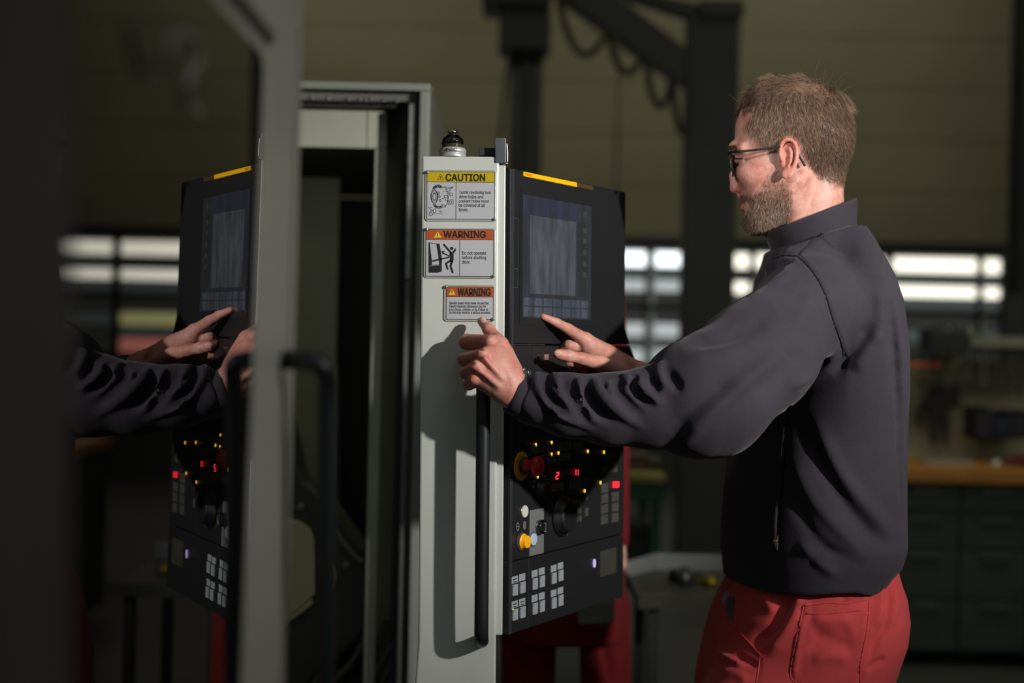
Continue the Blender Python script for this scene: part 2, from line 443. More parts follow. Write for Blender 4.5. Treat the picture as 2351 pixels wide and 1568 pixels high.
# power-tool box, black case
bx_ = thing('tool_case', 'black case on top of the pegboard, left of the rail shelf', 'case', tuple(U(2165, 815, DB + .1)))
fr = Frame(U(2165, 815, DB + .1), (1, 0, 0), (0, 0, 1))
MB().box(fr, -wq(44), wq(44), 0, wq(58), -.1, .1).build('case_body', M_blk, bx_, bevel=.01)
MB().tube([fr.p(-.05, wq(58), 0), fr.p(-.045, wq(70), 0), fr.p(.045, wq(70), 0), fr.p(.05, wq(58), 0)], .008, 8).build('case_handle', M_blk, bx_)
for x, h_, lb in ((2176, 36, 'pale slim bottle standing behind the black case'), (2228, 24, 'short pale bottle at the left end of the rail shelf')):
    o_ = U(x, 773 if x > 2200 else 826, DB + (.2 if x > 2200 else .27)); h_ = h_ if x > 2200 else 86
    tag(MB().lathe(Frame(o_, (1, 0, 0), (0, 1, 0)), [(.014, 0), (.014, wq(h_) * .6), (.006, wq(h_) * .8), (.006, wq(h_))], 12).build('bottle', mat('pale_plastic', srgb(150, 150, 130), .5), smooth=True), lb, 'bottle')
# big pliers / pullers silhouettes
def tool_outline(pts, lab, nm, cat):
    f_ = Frame((0, DB + .22, 0), (1, 0, 0), (0, 0, 1))
    f_ = Frame((0, DB + .24, 0), (1, 0, 0), (0, 0, 1))
    return tag(MB().prism(f_, [f_.px(*p_) for p_ in pts], 0, .025).build(nm, M_blk, bevel=.004), lab, cat)
tool_outline([(2148, 882), (2170, 884), (2172, 900), (2168, 930), (2176, 975), (2174, 1018), (2163, 1018), (2160, 975), (2152, 950), (2148, 975), (2146, 1018), (2134, 1018), (2133, 970), (2130, 935), (2118, 938), (2108, 975), (2098, 975), (2104, 940), (2122, 912)], 'large black pipe wrench with spread handles hung on the pegboard', 'pipe_wrench', 'wrench')
tool_outline([(2186, 884), (2192, 878), (2200, 884), (2202, 905), (2198, 938), (2186, 938), (2180, 905)], 'black leaf-shaped shears hung right of the pipe wrench', 'shears', 'shears')
for i_, (x0, y0, x1, lb) in enumerate(((2226, 934, 2262, 'black bin on the pegboard, left end of the bin row, tall'), (2264, 944, 2306, 'dark blue bin in the middle of the pegboard bin row'), (2308, 942, 2351, 'black bin at the right end of the pegboard bin row'))):
    t_ = thing('parts_bin', lb, 'bin', tuple(U((x0 + x1) / 2, 1003, DB + .1)), 'bins on the pegboard')
    fr = Frame((0, DB + .1, 0), (1, 0, 0), (0, 0, 1)); mm = mat('navy_bin', srgb(28, 40, 58), .5) if i_ == 1 else M_blk
    a0, z0 = fr.px(x0, 1003); a1, z1 = fr.px(x1, y0)
    g = MB(); g.box(fr, a0, a1, z0, z0 + .01, -.1, .1); g.box(fr, a0, a0 + .006, z0, z1, -.1, .06); g.box(fr, a1 - .006, a1, z0, z1, -.1, .06); g.box(fr, a0, a1, z0, z1 - .02, .09, .1); g.box(fr, a0, a1, z0, z1, -.1, -.094)
    g.build('bin_body', mm, t_)
    MB().box(fr, a0 + .012, a1 - .012, z0 + .01, z1 - .03, -.08, .07).build('contents', M_steel, t_)
# things lying on the bench
o_ = U(2155, 1050, DB); fr = Frame((o_.x, DB - .1, zt), (1, 0, 0), (0, 0, 1))
tag(MB().box(fr, -.11, .11, 0.0, .02, -.08, .08).build('steel_rule', mat('bright_steel', srgb(190, 188, 170), .3, .6), bevel=.002), 'pale flat steel bar lying on the orange bench top', 'bar')
o_ = U(2262, 1055, DB); fr = Frame((o_.x, DB - .15, zt), (1, 0, 0), (0, 1, 0))
tag(MB().lathe(fr, [(.03, 0), (.03, .012), (.02, .022), (.012, .03)], 14).build('machined_part', MATS['bright_steel'], smooth=True), 'small round pale steel cap on the orange bench top', 'machine part')
o_ = U(2325, 1045, DB); fr = Frame((o_.x, DB - .1, zt), (1, 0, 0), (0, 0, 1))
tag(MB().prism(fr, [(-.07, 0), (.08, 0), (.08, .05), (.0, .045), (-.05, .02)], -.08, .08).build('red_cloth', mat('maroon_cloth', srgb(96, 40, 34), .9, var=.2)), 'crumpled dark red cloth at the right end of the bench', 'cloth')
# glass-doored cupboard far right
o_ = U(2345, 700, 8.6); fr = Frame((o_.x + .02, 8.6, 0), (1, 0, 0), (0, 0, 1))
cb = thing('tall_cupboard', 'tall dark cupboard with a grey top edge right of the windows', 'cupboard', (o_.x, 8.6, 0))
MB().box(fr, -.05, .6, 0.0, U(2345, 680, 8.6).z, -.2, .2).build('cupboard_body', M_steel, cb, bevel=.01)
MB().box(fr, -.05, .6, U(2345, 680, 8.6).z, U(2345, 672, 8.6).z, -.21, .21).build('cupboard_top', M_frame, cb)

# ------------------------------------------------------------------ green bench seen beside the control panel
DG = 5.6
G5 = Frame((0, DG, 0), (1, 0, 0), (0, 0, 1))
gz = lambda y: U(1470, y, DG).z
ga, gb = U(1240, 1000, DG).x, U(1512, 1000, DG).x
M_g2 = mat('bottle_green_paint', srgb(52, 92, 70), .5, var=.1)
gt = thing('green_bench', 'small green steel bench with a yellow-green top edge behind the control panel', 'bench', ((ga + gb) / 2, DG, 0))
MB().box(G5, ga, gb, gz(1092), gz(1074), -.3, .3).build('benchtop', mat('yellow_green_top', srgb(142, 138, 70), .5, var=.25, nscale=3), gt, bevel=.004)
MB().box(G5, ga, gb, gz(1128), gz(1092), -.28, .29).build('apron', M_g2, gt, bevel=.003)
for a_ in (ga + .02, gb - .05):
    for c_ in (-.26, .24):
        MB().box(G5, a_, a_ + .035, 0, gz(1127), c_, c_ + .035).build('leg', M_g2, gt)
MB().box(G5, ga + .06, gb - .07, gz(1330), gz(1318), -.26, .26).build('shelf', M_g2, gt)
for x0, y0, x1, y1, m_, lb in ((1440, 1040, 1485, 1074, mat('brown_box', srgb(96, 70, 62), .7), 'brown box on the green bench, nearest the control panel'), (1486, 1050, 1512, 1074, M_sp2, 'olive steel block on the right end of the green bench')):
    a0, a1 = U(x0, 1060, DG).x, U(x1, 1060, DG).x
    t_ = thing('storage_box', lb, 'box', ((a0 + a1) / 2, DG, gz(1074)))
    MB().box(G5, a0, a1, gz(1074), gz(y0 + 5), -.1, .12).build('box_body', m_, t_, bevel=.003)
    MB().box(G5, a0 - .003, a1 + .003, gz(y0 + 5), gz(y0), -.103, .123).build('lid', m_, t_, bevel=.002)
a0, a1 = U(1400, 1300, DG).x, U(1484, 1300, DG).x
fr = G5
t_ = thing('storage_crate', 'grey crate with pale label standing on the lower shelf of the green bench', 'crate', ((a0 + a1) / 2, DG, gz(1318)))
MB().box(fr, a0, a1, gz(1318), gz(1190), -.2, .2).build('crate_body', M_grn, t_, bevel=.006)
MB().box(fr, a0 + .03, a1 - .01, gz(1318) + .01, gz(1303), .2, .204).build('crate_label', mat('grey_label', srgb(120, 124, 110), .6), t_)
MB().box(fr, a0 + .03, a1 - .03, gz(1210), gz(1198), .2, .215).build('crate_grip', M_sp2, t_)

# ------------------------------------------------------------------ tray trolley behind the man
DT = 3.6
T3 = Frame((0, DT, 0), (1, 0, 0), (0, 0, 1))
M_tray = mat('tray_steel', srgb(84, 84, 74), .45, .4, var=.15)
M_rim = mat('pale_tray_rim', srgb(188, 191, 184), .45, .0)
zt2 = U(1560, 1352, DT).z
tl = U(1452, 1352, DT).x; tr = U(1720, 1352, DT).x
tt = thing('tray_trolley', 'low steel tray trolley with raised pale rim just left of the man', 'trolley', ((tl + tr) / 2, DT, 0))
TF = Frame(((tl + tr) / 2, DT, zt2), (1, 0, 0), (0, 1, 0))
hw = (tr - tl) / 2
pl_in = [(-hw, -.16), (hw, -.16), (hw, .30), (-hw + .09, .30), (-hw, .17)]
MB().prism(TF, pl_in, -.012, 0).build('tray', M_tray, tt)
MB().box(TF, -hw, hw, -.165, -.158, -.022, .012).build('front_rim', M_tray, tt)
MB().box(TF, -hw + .09, hw, .297, .303, -.012, .045).build('back_rim', M_rim, tt)
g = MB(); vs = [TF.p(-hw, .17, -.01), TF.p(-hw + .09, .30, -.01), TF.p(-hw + .09, .30, .045), TF.p(-hw, .17, .04)]
vs2 = [v + TF.x * -.004 for v in vs]; g.add(vs + vs2, [(0, 1, 2, 3), (7, 6, 5, 4), (0, 4, 5, 1), (1, 5, 6, 2), (2, 6, 7, 3), (3, 7, 4, 0)]); g.build('corner_rim', M_rim, tt)
MB().box(TF, -hw - .002, -hw + .003, -.16, .17, -.012, .010).build('side_rim', M_tray, tt)
for a_ in (-hw + .03, hw - .06):
    for b_ in (-.13, .24): MB().box(TF, a_, a_ + .025, b_, b_ + .025, -zt2 + .0, -.012).build('leg', M_steel, tt)
MB().box(TF, -hw + .03, hw - .04, -.13, .26, -.5, -.49).build('lower_shelf', M_steel, tt)
M_brass = mat('brass', srgb(214, 176, 60), .3, .6)
for px_, b_, r_, h_, m_, lb in ((1572, .06, .018, .045, M_chr, 'upright grey steel bushing on the tray'), (1632, .06, .017, .024, M_brass, 'brass fitting on the tray beside the man\'s hip'), (1598, .12, .02, .018, M_steel, 'dark steel disc lying on the tray behind the bushing'), (1548, .12, .016, .03, M_steel, 'dark collet at the back of the tray')):
    x_ = U(px_, 1340, DT + b_).x - TF.o.x
    fr = Frame(TF.p(x_, b_, 0.0), (1, 0, 0), (0, 1, 0))
    tag(MB().lathe(fr, [(r_, 0), (r_, h_ * .7), (r_ * .75, h_ * .75), (r_ * .75, h_), (r_ * .4, h_), (r_ * .4, h_ * .5)], 16).build('machined_part', m_, smooth=True), lb, 'machine part')
tag(MB().tube([TF.p(U(1610, 1340, DT).x - TF.o.x, .10, .006), TF.p(U(1625, 1340, DT).x - TF.o.x, .07, .006), TF.p(U(1655, 1340, DT).x - TF.o.x, .09, .006)], .006, 8).build('brass_rod', M_brass), 'thin brass rod lying across the tray', 'rod')
# ================================================================== the lathe's cabinet behind
M_cream = mat('machine_paint', srgb(190, 193, 186), .38, var=.04, nscale=6, bump=.05, bscale=400)
M_cab2 = mat('cabinet_paint', srgb(168, 170, 152), .5, var=.06)
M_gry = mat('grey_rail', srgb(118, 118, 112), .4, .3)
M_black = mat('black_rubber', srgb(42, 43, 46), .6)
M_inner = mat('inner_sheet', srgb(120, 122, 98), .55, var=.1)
XG = (XC - YC * .007).normalized(); YG = (YC + XC * .007).normalized()
mc = thing('lathe_cabinet', 'grey lathe cabinet with an open front showing its dark inside, behind the signed door', 'machine', (U(800, 784, 2.9).x, 3.2, 0))
D1 = 2.85
K1 = Frame((0, D1, 0), (1, 0, 0), (0, 0, 1))
def kk(d): return Frame((0, d, 0), (1, 0, 0), (0, 0, 1))
def ringpx(fr, L, T, R, B, wl_, wt_, wr_, c0, c1):
    (xl, _), (xr, _) = fr.px(L, 500), fr.px(R, 250)
    zt_ = fr.px(R, T)[1]; zb = 0.02; s_ = fr.o.y / FPX
    g = MB(); g.box(fr, xl, xr, zt_ - wt_ * s_, zt_, c0, c1); g.box(fr, xr - wr_ * s_, xr, zb, zt_ - wt_ * s_, c0, c1); g.box(fr, xl, xl + wl_ * s_, zb, zt_ - wt_ * s_, c0, c1)
    return g
ringpx(K1, 120, 193, 987, 0, 30, 18, 23, -.008, .008).build('outer_frame', mat('frame_grey', srgb(128, 132, 124), .5, var=.05), mc, bevel=.003)
# hood side sloping back, top
s1 = D1 / FPX
xr1 = K1.px(987, 250)[0]; zt1 = K1.px(987, 193)[1]
g = MB(); side = Frame((xr1, D1, 0), (0, 1, 0), (0, 0, 1))
g.prism(side, [(0.02, 0.02), (1.8, 0.02), (1.8, zt1 - .05), (1.1, zt1), (0.02, zt1)], -.004, .0); g.build('side_sheet', mat('grey_sheet', srgb(104, 106, 94), .5), mc)  # side and roof sheets in one plain grey
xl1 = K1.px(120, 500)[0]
g = MB(); g.add([(xl1, D1 + .02, zt1), (xr1, D1 + .02, zt1), (xr1, D1 + 1.1, zt1), (xl1, D1 + 1.1, zt1), (xl1, D1 + 1.8, zt1 - .05), (xr1, D1 + 1.8, zt1 - .05)], [(0, 1, 2, 3), (3, 2, 5, 4)]); g.build('roof_sheet', MATS['grey_sheet'], mc)
fr = kk(2.885)
ringpx(fr, 120, 217, 958, 0, 30, 19, 12, -.008, .008).build('door_track', M_gry, mc, bevel=.002)
for x_, y_ in ((715, 224), (752, 226), (799, 228), (826, 229), (839, 229), (851, 226), (880, 231), (910, 232), (939, 231)):
    a_, b_ = fr.px(x_, y_, .008); MB().lathe(Frame(fr.p(a_, b_, .008), (1, 0, 0), (0, 0, 1)), [(.004, 0), (.004, .002), (.002, .003)], 8).build('screw', M_chr, mc)
fr = kk(2.87)
a0, _ = fr.px(937, 400); a1, _ = fr.px(947, 400)
MB().box(fr, a0, a1, fr.px(940, 640)[1], fr.px(940, 240)[1], -.01, .01).build('guide_strip', mat('brushed_strip', srgb(170, 172, 170), .3, .7, var=.2, nscale=60), mc)
MB().box(fr, a0, a1, .1, fr.px(940, 645)[1], -.01, .008).build('guide_strip', M_gry, mc)
fr = kk(2.92)
ringpx(fr, 120, 234, 940, 0, 30, 15, 16, -.01, .01).build('rubber_seal', M_black, mc)
# interior
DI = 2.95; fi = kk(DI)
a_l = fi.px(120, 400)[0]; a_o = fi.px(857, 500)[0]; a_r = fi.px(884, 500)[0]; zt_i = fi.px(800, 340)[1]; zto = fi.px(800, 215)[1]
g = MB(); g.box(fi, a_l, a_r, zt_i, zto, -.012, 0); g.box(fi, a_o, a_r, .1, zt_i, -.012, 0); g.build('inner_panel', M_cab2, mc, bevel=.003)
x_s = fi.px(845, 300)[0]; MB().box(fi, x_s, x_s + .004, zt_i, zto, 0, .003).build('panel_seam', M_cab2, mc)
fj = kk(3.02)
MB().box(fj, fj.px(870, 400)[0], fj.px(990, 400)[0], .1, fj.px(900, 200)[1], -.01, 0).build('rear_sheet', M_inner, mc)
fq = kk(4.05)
MB().box(fq, fq.px(600, 600)[0], fq.px(776, 600)[0], .1, fq.px(720, 408)[1], -.01, 0).build('rear_sheet', mat('olive_sheet', srgb(104, 106, 88), .6, var=.08), mc)  # plain olive-grey sheet
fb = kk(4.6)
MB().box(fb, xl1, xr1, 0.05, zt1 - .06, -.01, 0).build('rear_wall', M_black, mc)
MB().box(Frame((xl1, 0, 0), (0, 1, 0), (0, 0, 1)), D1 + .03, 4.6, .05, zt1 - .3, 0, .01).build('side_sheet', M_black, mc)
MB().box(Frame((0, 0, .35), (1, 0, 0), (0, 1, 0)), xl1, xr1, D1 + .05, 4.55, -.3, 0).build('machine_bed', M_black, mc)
# chuck guard and arm in the lower opening
f3 = kk(3.12)
M_dark = mat('oily_casting', srgb(66, 66, 56), .5, var=.3, nscale=10, bump=.3, bscale=30)
cg = thing('tool_carriage', 'dark angular carriage casting with a khaki guard plate in the open cabinet', 'carriage', tuple(f3.p(f3.px(740, 1300)[0], .6)))
MB().prism(f3, pxpoly(f3, [(560, 820), (655, 950), (672, 1010), (686, 1075), (700, 1105), (748, 1145), (790, 1205), (832, 1262), (850, 1330), (857, 1390), (845, 1450), (790, 1500), (720, 1560), (640, 1700), (560, 1700)]), -.12, 0).build('casting', M_dark, cg, bevel=.01)
MB().prism(f3, pxpoly(f3, [(560, 1180), (650, 1186), (690, 1196), (713, 1213), (724, 1235), (727, 1260), (727, 1362), (690, 1395), (650, 1424), (560, 1490)]), 0, .014).build('guard_plate', mat('khaki_plate', srgb(190, 182, 142), .45, var=.12, nscale=5), cg, bevel=.003)
rim = [f3.p(*f3.px(x_, y_), .018) for x_, y_ in ((560, 1494), (650, 1430), (690, 1402), (722, 1376))]
MB().tube(rim, .004, 8).build('guard_rim', mat('pale_rim_glint', srgb(214, 206, 150), .35, .2), cg, smooth=True)
MB().tube([f3.p(*f3.px(x_, y_), .012) for x_, y_ in ((757, 1290), (766, 1308), (768, 1322), (764, 1336), (754, 1352))], [.002, .005, .006, .005, .002], 8, smooth=1).build('crescent_glint', MATS['pale_rim_glint'], cg, smooth=True)  # tapered pale crescent, a highlight modelled as a tube
MB().tube([f3.p(*f3.px(x_, y_), .012) for x_, y_ in ((768, 1216), (790, 1245), (812, 1272), (832, 1290))], .006, 8).build('brace', MATS['grey_sheet'], cg)
for x_, y_ in ((690, 1165), (795, 1298)):
    a_, b_ = f3.px(x_, y_); MB().lathe(Frame(f3.p(a_, b_, 0), (1, 0, 0), (0, 0, 1)), [(.009, 0), (.009, .006), (.005, .008)], 8).build('bolt', M_gry, cg)
hz = thing('coolant_hose', 'dark coolant hose curving down at the foot of the open cabinet', 'hose', tuple(f3.p(*f3.px(830, 1470), .1)))
MB().tube([f3.p(*f3.px(x_, y_), .05) for x_, y_ in ((858, 1380), (852, 1440), (830, 1490), (790, 1540), (700, 1590), (620, 1640))], .009, 10, smooth=2).build('hose', M_dark, hz, smooth=True)
MB().lathe(Frame(f3.p(*f3.px(857, 1372), .05), (1, 0, 0), (0, 1, 0)), [(.013, -.012), (.013, .012)], 10).build('hose_clamp', M_brass, hz)
f29 = kk(2.98)
fl_ = mc
MB().prism(f29, pxpoly(f29, [(880, 1420), (975, 1400), (975, 1800), (800, 1800), (835, 1568)]), -.03, 0).build('cover_plate', M_dark, fl_, bevel=.003)
for p_, q_ in (((942, 1428), (862, 1600)), ((918, 1440), (835, 1600))):
    MB().tube([f29.p(*f29.px(*p_), .004), f29.p(*f29.px(*q_), .004)], .004, 6).build('edge_strip', MATS['grey_sheet'], fl_)

# ================================================================== near sliding door with mirror-dark glass
PD = Frame((-0.1870, 2.036, 1.38), (0.0061, 0.99998, 0), (0, 0, 1)); PS = PD.sub(0, 0, .0005)
dn = thing('glazed_door', 'nearest machine door, grey stile, black handle and dark mirroring glass', 'door', (PD.px(600, 900)[0] * .08 - .18, 1.2, 0))
M_stile = mat('stile_paint', srgb(150, 150, 142), .42, var=.04, nscale=5)
M_glass = mat('dark_safety_glass', srgb(10, 11, 11), .0, var=0, ior=2.1, spec=0.5)
opening = [(110, 1900), (110, -260), (330, -260), (488, 0), (600, 124), (606, 156), (554, 1568), (543, 1900)]
MB().prism(PD, pxpoly(PD, [(-100, 1950), (-100, -300), (560, -300), (640, 60), (640, 1950)]), -.008, 0).build('glass_pane', M_glass, dn, label='dark mirroring safety glass')
# frame ring around the opening (outer outline has the same number of points)
outer = [(-400, 2300), (-400, -900), (330, -900), (697, -10), (697, 0), (696, 40), (648, 1568), (640, 2300)]
outer = [(-400, 2300), (-400, -900), (330, -700), (712, -330), (697, -5), (696, 60), (648, 1568), (638, 1900)]
def clampx(p_): return p_
inner = opening
o_pts = pxpoly(PS, [(-60, 1900), (-60, -260), (330, -420), (706, -300), (697, 20), (696, 60), (648, 1568), (638, 1900)])
i_pts = pxpoly(PS, inner)
MB().ring(PS, o_pts, i_pts, -.045, 0).build('stile', M_stile, dn, bevel=.006)
MB().prism(PS, pxpoly(PS, [(-60, 1900), (-60, -260), (158, -260), (158, 1900)]), .0005, .0015).build('near_stile', mat('black_edge_trim', srgb(102, 99, 94), .6), dn)
MB().tube([PS.p(*PS.px(x_, y_), .001) for x_, y_ in ((470, -90), (540, 0), (612, 86))], .006, 8).build('trim_groove', mat('groove_grey', srgb(70, 70, 64), .6), dn)
MB().prism(PS, pxpoly(PS, [(634, 1900), (681, 60), (690, 60), (643, 1900)]), 0, .002).build('edge_strip', M_stile, dn)
# faint decal on the glass
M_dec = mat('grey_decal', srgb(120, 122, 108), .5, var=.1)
def arcpx(cx, cy, rx, ry, t0, t1, n): return [(cx + rx * math.cos(math.radians(t0 + (t1 - t0) * i / n)), cy + ry * math.sin(math.radians(t0 + (t1 - t0) * i / n))) for i in range(n + 1)]
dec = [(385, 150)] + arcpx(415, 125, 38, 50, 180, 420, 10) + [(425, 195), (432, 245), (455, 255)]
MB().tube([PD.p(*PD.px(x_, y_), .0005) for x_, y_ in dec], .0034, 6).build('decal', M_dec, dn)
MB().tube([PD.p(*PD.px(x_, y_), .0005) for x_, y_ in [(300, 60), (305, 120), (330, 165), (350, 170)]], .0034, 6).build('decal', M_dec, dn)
# D handle
def dpt(px_, py_, c_): return PD.p(*PD.px(px_, py_, c_), c_)
hp = [dpt(652, 826, 0.0), dpt(680, 826, .013), dpt(725, 832, .032), dpt(745, 848, .038), dpt(752, 880, .039), dpt(752, 1000, .039), dpt(748, 1568, .039), dpt(745, 1800, .039), dpt(738, 1850, .03), dpt(650, 1870, 0.0)]
MB().tube(hp, .0085, 14, smooth=1).build('door_handle', mat('handle_black', srgb(30, 32, 36), .38, bump=.1, bscale=900), dn, smooth=True, label='black tubular D-shaped door handle')

# ================================================================== signed door post
CF = Frame(U(1050, 784, 2.0), XG, YG)
cp = thing('signed_door', 'tall cream machine door post carrying three safety signs and a black bar handle', 'door', (CF.o.x, 2.02, 0))
a0, b1 = CF.px(968.5, 358); a1, _ = CF.px(1146, 358)
zb = -CF.o.z + .05
foot = CF.px(960, 1470)[1]
g = MB(); g.prism(CF, [(a0, b1), (a1, b1), (a1, zb), (a0 + .006, zb), (a0 - .004, foot - .06), (a0, foot)], -.035, 0); g.build('door_post', M_cream, cp, bevel=.0028)
a2, b2 = CF.px(1161, 379, -.008)
MB().box(CF, a1 - .002, a2, CF.px(1150, 1461)[1], b2, -.022, -.008).build('side_flange', M_cream, cp, bevel=.0015)
# ---- bar handle
M_hand = MATS['handle_black']
def cpt(x_, y_, c_): return CF.p(*CF.px(x_, y_, c_), c_)
MB().tube([cpt(1112, 800, 0), cpt(1112, 798, .03), cpt(1110, 812, .044), cpt(1110, 830, .047), cpt(1109, 1000, .047), cpt(1105, 1440, .047), cpt(1105, 1462, .044), cpt(1106, 1472, .03), cpt(1106, 1470, 0)], .0098, 18, smooth=2).build('bar_handle', M_hand, cp, smooth=True, label='vertical black bar handle held by the man')
# ---- signs
M_plate = mat('sign_plate', srgb(176, 178, 181), .35, 0.0, var=.03)
M_clear = mat('clear_border', srgb(170, 172, 166), .2, .2, var=.05)
M_ink = mat('sign_ink', srgb(24, 24, 26), .5, var=0)
M_yel = mat('caution_yellow', srgb(184, 160, 12), .4, var=.03)
M_org = mat('warning_orange', srgb(172, 80, 36), .4, var=.03)
M_yel2 = mat('pale_yellow', srgb(216, 196, 60), .4, var=.02)
M_scr = mat('screw_chrome', srgb(190, 190, 186), .22, .9, var=.05)
def sign(outer, inner, hdr_y, hcol, div_x, word, wbox, tri, lines, screws, lab, tri_fill):
    x0, y0, x1, y1 = outer
    c_ = CF.px((x0 + x1) / 2, (y0 + y1) / 2)
    rr = .003
    a, b = CF.px(x0, y1); A, B = CF.px(x1, y0)
    pl = [(a + rr, b), (A - rr, b), (A, b + rr), (A, B - rr), (A - rr, B), (a + rr, B), (a, B - rr), (a, b + rr)]
    pt = MB().prism(CF, pl, 0.0, .0016).build('warning_sign', M_clear, cp, bevel=.0006, label=lab)
    i0, j1 = CF.px(inner[0], inner[3]); i1, j0 = CF.px(inner[2], inner[1])
    lw = .0007
    MB().box(CF, i0, i1, j1, j0, .0016, .0019).build('plate_border', M_ink, pt)
    MB().box(CF, i0 + lw, i1 - lw, j1 + lw, CF.px(inner[0], hdr_y)[1] - lw / 2, .0019, .0021).build('plate_face', M_plate, pt)
    hb = CF.px(inner[0], hdr_y)[1] + lw / 2
    MB().box(CF, i0 + lw, i1 - lw, hb, j0 - lw, .0019, .0021).build('header_band', hcol, pt)
    if div_x:
        dx = CF.px(div_x, inner[3])[0]
        MB().box(CF, dx - lw / 2, dx + lw / 2, j1 + lw, hb - lw, .0021, .0022).build('divider_line', M_ink, pt)
    text_mesh('lettering', word, M_ink, CF, wbox, .00225, pt, bold=.026)
    # triangle
    tx0, ty0, tx1, ty1 = tri
    P3 = [CF.px(tx0, ty1), CF.px(tx1, ty1), CF.px((tx0 + tx1) / 2, ty0)]
    MB().prism(CF, P3, .0021, .0022).build('warning_triangle', M_ink if tri_fill is None else tri_fill, pt)
    if tri_fill is None:
        cxm = sum(p[0] for p in P3) / 3; cym = sum(p[1] for p in P3) / 3
        MB().prism(CF, [(cxm + (p[0] - cxm) * .82, cym + (p[1] - cym) * .82) for p in P3], .0022, .0023).build('warning_triangle', hcol, pt)
    mx = (tx0 + tx1) / 2; hh = ty1 - ty0
    g = MB(); g.prism(CF, pxpoly(CF, [(mx - 1.1, ty0 + hh * .34), (mx + 1.1, ty0 + hh * .34), (mx + .5, ty0 + hh * .72), (mx - .5, ty0 + hh * .72)]), .0023, .0024)
    g.prism(CF, pxpoly(CF, [(mx - .8, ty0 + hh * .78), (mx + .8, ty0 + hh * .78), (mx + .8, ty0 + hh * .88), (mx - .8, ty0 + hh * .88)]), .0023, .0024)
    g.build('exclamation_mark', M_ink, pt)
    for t_, bx_ in lines: text_mesh('lettering', t_, M_ink, CF, bx_, .00225, pt, bold=.010)
    for sx, sy in screws:
        a_, b_ = CF.px(sx, sy)
        f_ = Frame(CF.p(a_, b_, .0019), CF.x, CF.y)
        s_ = MB().lathe(f_, [(.0026, 0), (.0026, .0006), (.0021, .0016), (.0012, .002)], 14).build('sign_screw', M_scr, pt, smooth=True)
        # socket is the fourth level, so it is cut into the same part as a dark inset ring
    g = MB()
    for sx, sy in screws:
        a_, b_ = CF.px(sx, sy)
        g.prism(CF, disc(CF, a_, b_, .001, .001, 6), .0038, .00395)
    g.build('screw_socket', M_ink, pt)
    return pt
s1_ = sign((975.5, 391, 1139.5, 508), (979.5, 395, 1136, 503.5), 418, M_yel, 1046.8, 'CAUTION', (1023.5, 400, 1113.5, 415), (1003.5, 399.5, 1019.5, 413.5),
     [('Turret revolving tool', (1054, 438, 1126.8, 447)), ('drive holes and', (1054, 448, 1109.5, 455)), ('coolant holes must', (1053.6, 458, 1122.5, 465)), ('be covered at all', (1053.3, 467.6, 1113.5, 475)), ('times.', (1053.5, 477.5, 1075, 485))],
     [(980.3, 396), (1134.3, 503.8)], 'metal caution sign with yellow header and turret drawing', None)
s2_ = sign((972.5, 524, 1138, 638.5), (977, 527.5, 1133.5, 634.5), 550, M_org, 1055, 'WARNING', (1018.5, 531, 1115, 545.5), (996.5, 531.5, 1013.8, 545.5),
     [('Do not operate', (1061, 577.3, 1116, 586.5)), ('before shutting', (1061, 587.3, 1116, 597)), ('door.', (1061, 598, 1080, 605))],
     [(979, 527), (1132, 634.5)], 'metal warning sign with orange header and a door pictogram', M_yel2)
s3_ = sign((1018.5, 654.5, 1136.5, 738), (1024, 658.5, 1133, 733.5), 681.5, M_org, None, 'WARNING', (1051, 662.5, 1126, 678.5), (1030, 663.5, 1046, 677),
     [('Spindle speed must never exceed the', (1031, 693, 1122, 700.2)), ('lowest maximum allowance rpm for', (1031, 700.4, 1116, 707.4)), ('your chuck, cylinder, or jig. Failure to', (1031, 707.8, 1120.5, 714.6)), ('do this may result in a serious accident.', (1031, 715, 1126, 721.6))],
     [(1024, 659), (1131.5, 733)], 'smaller metal warning sign with orange header and four lines of text', M_yel2)
# pictograms (flat print)
def lines_px(name, strokes, wd, par, m=M_ink, c_=.0022):
    g = MB(); k_ = 0
    for st in strokes:
        for p_, q_ in zip(st[:-1], st[1:]):
            k_ += 1
            g.prism(CF, line2(CF, CF.px(*p_), CF.px(*q_), wd), c_, c_ + .0001 + .00001 * (k_ % 7))
    return g.build(name, m, par)
zx = lambda x, y: (960 + x / 5.6, 370 + y / 5.6)
def ell(cx, cy, rx, ry, n=18, t0=0, t1=360, tilt=0):
    o = []
    for i in range(n + 1):
        t = math.radians(t0 + (t1 - t0) * i / n); x, y = rx * math.cos(t), ry * math.sin(t); a = math.radians(tilt)
        o.append(zx(cx + x * math.cos(a) - y * math.sin(a), cy + x * math.sin(a) + y * math.cos(a)))
    return o
st = [ell(210, 458, 45, 88), ell(210, 458, 38, 76), ell(212, 458, 20, 42)]
for i in range(14):
    t = math.radians(i * 360 / 14); st.append([zx(212 + 22 * math.cos(t), 458 + 46 * math.sin(t)), zx(211 + 30 * math.cos(t), 458 + 60 * math.sin(t))])
for i in range(9):
    t0 = 180 + 12 * i; t = math.radians(205 + 13 * i)
    x, y = 245 + 62 * math.cos(t), 400 + 60 * math.sin(t)
    st.append([zx(x, y), zx(x + 6, y - 34), zx(x + 20, y - 36), zx(x + 22, y)])
    t = math.radians(155 - 13 * i); x, y = 255 + 62 * math.cos(t), 520 + 60 * math.sin(t)
    st.append([zx(x, y), zx(x + 2, y + 28), zx(x + 17, y + 30), zx(x + 20, y)])
